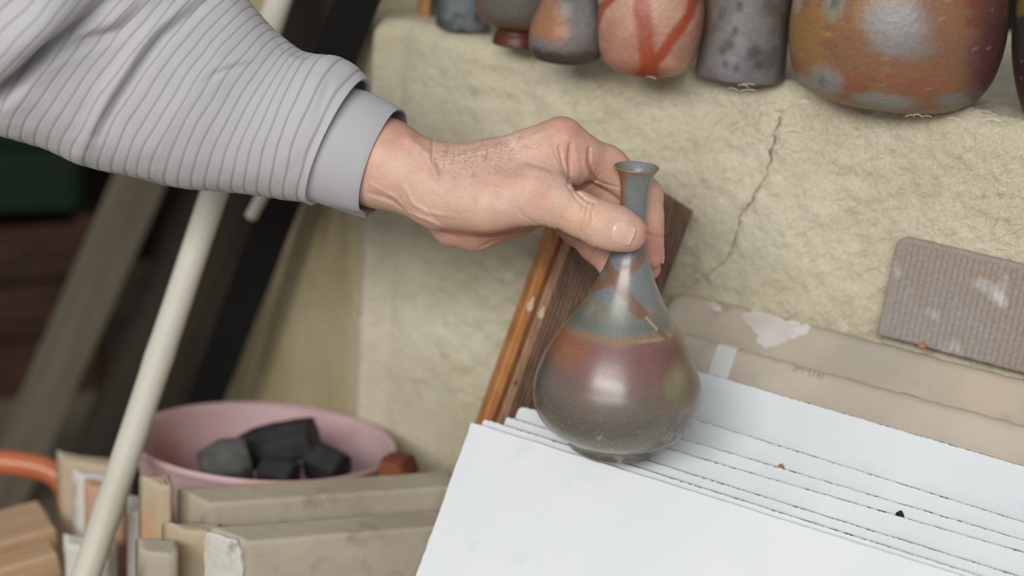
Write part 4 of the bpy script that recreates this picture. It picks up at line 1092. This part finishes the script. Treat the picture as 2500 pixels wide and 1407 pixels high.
# crates far left
M_green = mat('green_plastic', (16, 44, 24), (10, 30, 18), 10, 0.5); M_redbr = mat('old_box_wood', (74, 46, 32), (50, 32, 22), 14, 0.7, stretch=(1, 4, 4))
def crate(name, xr, ztop, zbot, yc, wid, dep, m, label, cat, slats=3, rot=0.2):
    """slatted crate: corner posts and boards, each board a part"""
    root = empty(name, (xr - wid / 2, yc, zbot)); root.rotation_euler.z = rot; bpy.context.view_layer.update(); tag(root, label, cat)
    h = ztop - zbot
    def bx(nm, c, s_):
        bm = bmesh.new(); bmesh.ops.create_cube(bm, size=1.0)
        for v_ in bm.verts: v_.co = Vector((v_.co.x * s_[0] + c[0], v_.co.y * s_[1] + c[1], v_.co.z * s_[2] + c[2]))
        bmesh.ops.bevel(bm, geom=bm.edges[:], offset=0.0015, segments=1, affect='EDGES')
        me = bpy.data.meshes.new(nm); bm.to_mesh(me); bm.free(); me.materials.append(m); o = bpy.data.objects.new(nm, me); COL.objects.link(o); o.parent = root
    for sx in (-1, 1):
        for sy in (-1, 1): bx('corner_post', (sx * (wid / 2 - 0.012), sy * (dep / 2 - 0.012), h / 2), (0.022, 0.022, h))
    g = 0.006; bh = (h - g * (slats + 1)) / slats
    for k in range(slats):
        zc = g + bh / 2 + k * (bh + g)
        for sy in (-1, 1): bx('side_board', (0, sy * (dep / 2 + 0.005), zc), (wid, 0.010, bh))
        for sx in (-1, 1): bx('end_board', (sx * (wid / 2 + 0.005), 0, zc), (0.010, dep, bh))
    bx('bottom_board', (0, 0, 0.006), (wid - 0.05, dep - 0.05, 0.01))
pz = P(120, 640, 1.95)
crate('wooden_crate', pz[0], 0.235, 0.0, 1.93, 0.42, 0.3, M_redbr, 'reddish brown slatted wooden crate on the floor at the far left', 'crate', 3, 0.5)
crate('green_crate', pz[0] - 0.02, 0.50, 0.237, 1.95, 0.40, 0.28, M_green, 'dark green crate stacked on the brown wooden crate', 'crate', 3, 0.4)

# ---------------------------------------------------------------- pink basin with charcoal
BD = np.array([math.sin(math.radians(70.5)), math.cos(math.radians(70.5)), 0]); BK = np.array([-BD[1], BD[0], 0])
M_pink = mat('pink_plastic', (208, 178, 180), (198, 164, 164), 12, 0.5, c3=(192, 140, 120), s3=8, w3=0.57, spec=0.4)
rimc = P(646, 1080, 1.12); bax = nrm(np.array([0.02, math.sin(math.radians(7)), math.cos(math.radians(7))]))
Rr = 322 * 1.12 / FPX
bprof = smooth_prof([(0.001, -0.098), (Rr * 0.66, -0.098), (Rr * 0.70, -0.095), (Rr * 0.78, -0.07), (Rr * 0.88, -0.035), (Rr * 0.955, -0.006), (Rr * 0.985, -0.003), (Rr, 0.0), (Rr * 0.99, 0.003), (Rr * 0.955, 0.001), (Rr * 0.93, -0.006), (Rr * 0.86, -0.035), (Rr * 0.76, -0.07), (Rr * 0.66, -0.092), (0.001, -0.092)], 140)
basin = lathe('basin', bprof, rimc, M_pink, 96, None, None, bax)
tag(basin, 'faded pink plastic basin holding lumps of charcoal', 'basin')
M_ashchar = mat('dusty_charcoal', (98, 98, 94), (72, 72, 70), 50, 0.85, 0.8, 140)
M_char = mat('charcoal', (52, 52, 52), (32, 32, 33), 60, 0.75, 0.8, 140, spec=0.4)
def chunk(name, a, b, r, m, label, cat, seed, sides=7, group=None):
    a = np.asarray(a); b = np.asarray(b); d = nrm(b - a); x = nrm(np.cross(d, [0.2, 0.3, 0.9])); y = np.cross(d, x); rg = random.Random(seed)
    rad = [rg.uniform(0.75, 1.15) for _ in range(sides)]; v, fs = [], []; K_ = 5
    for k in range(K_):
        for j in range(sides):
            an = 2 * math.pi * j / sides; rr = r * rad[j] * (1 + rg.uniform(-0.06, 0.06)) * (0.86 if k in (0, K_ - 1) else 1)
            v.append(a + (b - a) * k / (K_ - 1) + x * rr * math.cos(an) + y * rr * math.sin(an) + d * rg.uniform(-0.1, 0.1) * r)
    for k in range(K_ - 1):
        for j in range(sides): l_ = (j + 1) % sides; fs.append((k * sides + j, k * sides + l_, (k + 1) * sides + l_, (k + 1) * sides + j))
    fs += [tuple(range(sides))[::-1], tuple(range((K_ - 1) * sides, K_ * sides))]
    o = mesh_np(name, v, fs, m, None, False); fix_out(o)
    md_ = o.modifiers.new('edge', 'BEVEL'); md_.width = r * 0.12; md_.segments = 2
    return tag(o, label, cat, group)
chunk('charcoal_lump', P(590, 1112, 1.13), P(768, 1066, 1.12), 0.0190, M_char, 'longest black charcoal log lying across the basin', 'charcoal', 2, 9, 'charcoal in the basin')
chunk('charcoal_lump', P(495, 1158, 1.085), P(612, 1122, 1.095), 0.0215, M_ashchar, 'grey pointed charcoal lump at the left in the basin', 'charcoal', 5, 5, 'charcoal in the basin')
chunk('charcoal_lump', P(640, 1150, 1.085), P(720, 1170, 1.075), 0.0150, M_char, 'dark charcoal lump at the front of the basin', 'charcoal', 7, 6, 'charcoal in the basin')
chunk('charcoal_lump', P(765, 1122, 1.115), P(835, 1150, 1.105), 0.0190, M_char, 'small charcoal lump at the right in the basin', 'charcoal', 9, 6, 'charcoal in the basin')

# ---------------------------------------------------------------- thick slabs and broken pieces standing in front of the basin
M_beam = mat('dusty_slab', (188, 178, 156), (168, 156, 140), 16, 0.9, 0.6, 120, c3=(140, 124, 118), s3=22, w3=0.56)
M_tan = mat('tan_slab', (196, 180, 152), (182, 164, 136), 24, 0.9, 0.6, 120, c3=(198, 156, 116), s3=14, w3=0.56)
M_chalk = mat('chalky_end', (222, 220, 212), (206, 202, 190), 30, 0.95, 1.0, 200, c3=(170, 164, 152), s3=60, w3=0.6)
M_clay = mat('orange_slab', (206, 166, 140), (192, 150, 122), 20, 0.9, 0.5, 120)
def standing(name, pt, t, ln, dep, m, label, cat, skew=0.0, yaw=0.0, jag=0.0012, seed=0, zb=0.001, end=None, endw=0.0):
    """upright slab: pt is the pixel of its top front left corner; runs along the row direction to the right"""
    o = P(*pt, t); c, s_ = math.cos(yaw), math.sin(yaw); d = BD * c + BK * s_; k = np.cross(Z, d)
    ol = np.array([(0, 0), (ln, 0), (ln, dep), (-skew, dep)]); pts = []
    for i in range(4):
        a, b = ol[i], ol[(i + 1) % 4]; n = max(3, int(np.linalg.norm(b - a) / 0.006))
        pts += [a + (b - a) * q / n for q in range(n)]
    pts = np.array(pts); pts += jag * np.stack([vnoise(np.c_[pts * 130, pts[:, :1] * 0 + seed], seed), vnoise(np.c_[pts * 130, pts[:, :1] * 0 + seed], seed + 4)], 1)
    b_ = plate(name, pts, o[2] - zb, 0.003, m, frame_of(o, d, k), seg=3); tag(b_, label, cat, 'slabs standing in a row')
    if end is not None:
        e0, e1 = o - d * 0.0012 - k * 0.0005, o - d * (skew + 0.0012) + k * dep; ed = nrm(e1 - e0); en = np.cross(ed, Z); L_ = np.linalg.norm(e1 - e0)
        if en @ (CAM - o) < 0: en = -en
        oo = e0 + Z * -0.002; xd = nrm(np.cross(Z, en))
        st_ = e0 if (e1 - e0) @ xd > 0 else e1
        olx = rrect(0.001, L_ - 0.001, -0.14, -0.001, (0.004, 0.004, 0.008, 0.008), 0.0016, seed + 3, 0.004)
        pe = plate('chalky_end', olx, 0.004, 0.0012, end, frame_of(st_ + en * 0.0022, xd, Z)); adopt(pe, b_); pe['label'] = 'chipped chalk-white end'
    return b_
standing('shelf_block', (602, 1324), 0.925, 0.145, 0.024, M_beam, 'front thick grey slab with a chipped white end, below the basin', 'block', 0.020, 0, 0.0008, 1, end=M_chalk)
standing('shelf_block', (508, 1232), 0.975, 0.165, 0.026, M_beam, 'rear thick grey slab standing just in front of the basin', 'block', 0.016, 0, 0.0008, 2)
standing('broken_block', (452, 1300), 0.95, 0.020, 0.015, M_tan, 'tan broken slab between the white-ended slab and the basin', 'block', 0.016, -0.25, 0.0015, 3)
standing('broken_block', (388, 1188), 0.968, 0.008, 0.018, M_tan, 'tan broken slab touching the left front of the pink basin', 'block', 0.012, -0.1, 0.0015, 4)
standing('broken_block', (316, 1252), 1.035, 0.018, 0.026, M_chalk, 'chalky white broken slab just right of the bamboo pole foot', 'block', 0.014, -0.5, 0.002, 5)
standing('broken_block', (215, 1190), 1.10, 0.026, 0.016, M_clay, 'orange broken slab left of the bamboo pole', 'block', 0.010, -0.5, 0.0012, 6)
standing('broken_block', (188, 1162), 1.12, 0.032, 0.012, M_chalk, 'white slab edge between the orange and the beige broken slabs', 'block', 0.010, -0.5, 0.0012, 7)
standing('broken_block', (150, 1122), 1.135, 0.045, 0.014, M_tan, 'beige broken slab, tallest at the far left of the row', 'block', 0.012, -0.5, 0.0012, 8)
standing('broken_block', (160, 1330), 1.06, 0.03, 0.016, M_chalk, 'low chalky piece at the bottom left below the orange slab', 'block', 0.010, -0.5, 0.0012, 9)
standing('broken_block', (350, 1352), 0.92, 0.018, 0.02, M_beam, 'low grey rubble slab at the bottom, left of the tan slab', 'block', 0.010, -0.3, 0.002, 10)
bb = rimc - bax * 0.099
sup = bb[2] - 0.004
bm = bmesh.new(); bmesh.ops.create_cube(bm, size=1.0)
for v_ in bm.verts: v_.co = Vector((v_.co.x * 0.10, v_.co.y * 0.07, (v_.co.z + 0.5) * (sup - 0.006)))
bmesh.ops.bevel(bm, geom=bm.edges[:], offset=0.004, segments=2, affect='EDGES')
me = bpy.data.meshes.new('concrete_block'); bm.to_mesh(me); bm.free(); me.materials.append(M_beam)
cb = bpy.data.objects.new('concrete_block', me); COL.objects.link(cb); cb.location = (float(bb[0]), float(bb[1]), 0.0); tag(cb, 'grey block under the pink basin', 'block')
M_brick = mat('red_brick', (134, 76, 48), (108, 60, 40), 30, 0.9, 0.5, 150)
chunk('brick_piece', P(955, 1164, 1.05), P(996, 1136, 1.08), 0.013, M_brick, 'reddish brown brick piece between the basin and the mud wall', 'brick', 14, 5)

# orange handle and boards in the bottom left corner
M_terra = mat('orange_plastic', (206, 120, 78), (190, 104, 66), 16, 0.25, spec=0.5)
tube('bucket_handle', [P(x_, y_, 1.22) for x_, y_ in smooth_prof([(-190, 1300), (-170, 1210), (-110, 1145), (-40, 1128), (20, 1130), (80, 1138), (125, 1152), (158, 1180), (172, 1230), (176, 1330), (176, 1500)], 60)], 0.0098, M_terra, 16)
tag(bpy.data.objects['bucket_handle'], 'glossy orange curved plastic handle at the lower left edge', 'handle')
M_pine = mat('orange_pine', (198, 168, 136), (182, 142, 104), 20, 0.7, 0.3, 120, stretch=(0.4, 4, 4), c3=(160, 110, 74), s3=20, w3=0.62)
def flatboard(name, px0, px1, t0_, t1_, dep, th, label):
    a = P(*px0, t0_); b = P(*px1, t1_); d = nrm(b - a); k = nrm(np.cross(Z, d)); L_ = np.linalg.norm(b - a)
    o = plate(name, rrect(0, L_, 0, dep, (0.002,) * 4, 0.0006, 3, 0.01), th, 0.002, M_pine, frame_of(a, d, k)); return tag(o, label, 'board')
flatboard('pine_board', (-160, 1370), (140, 1290), 1.06, 1.10, 0.05, 0.018, 'upper orange pine board at the bottom left corner')
flatboard('pine_board', (-160, 1440), (140, 1352), 1.03, 1.06, 0.022, 0.018, 'lower orange pine board at the bottom left corner')
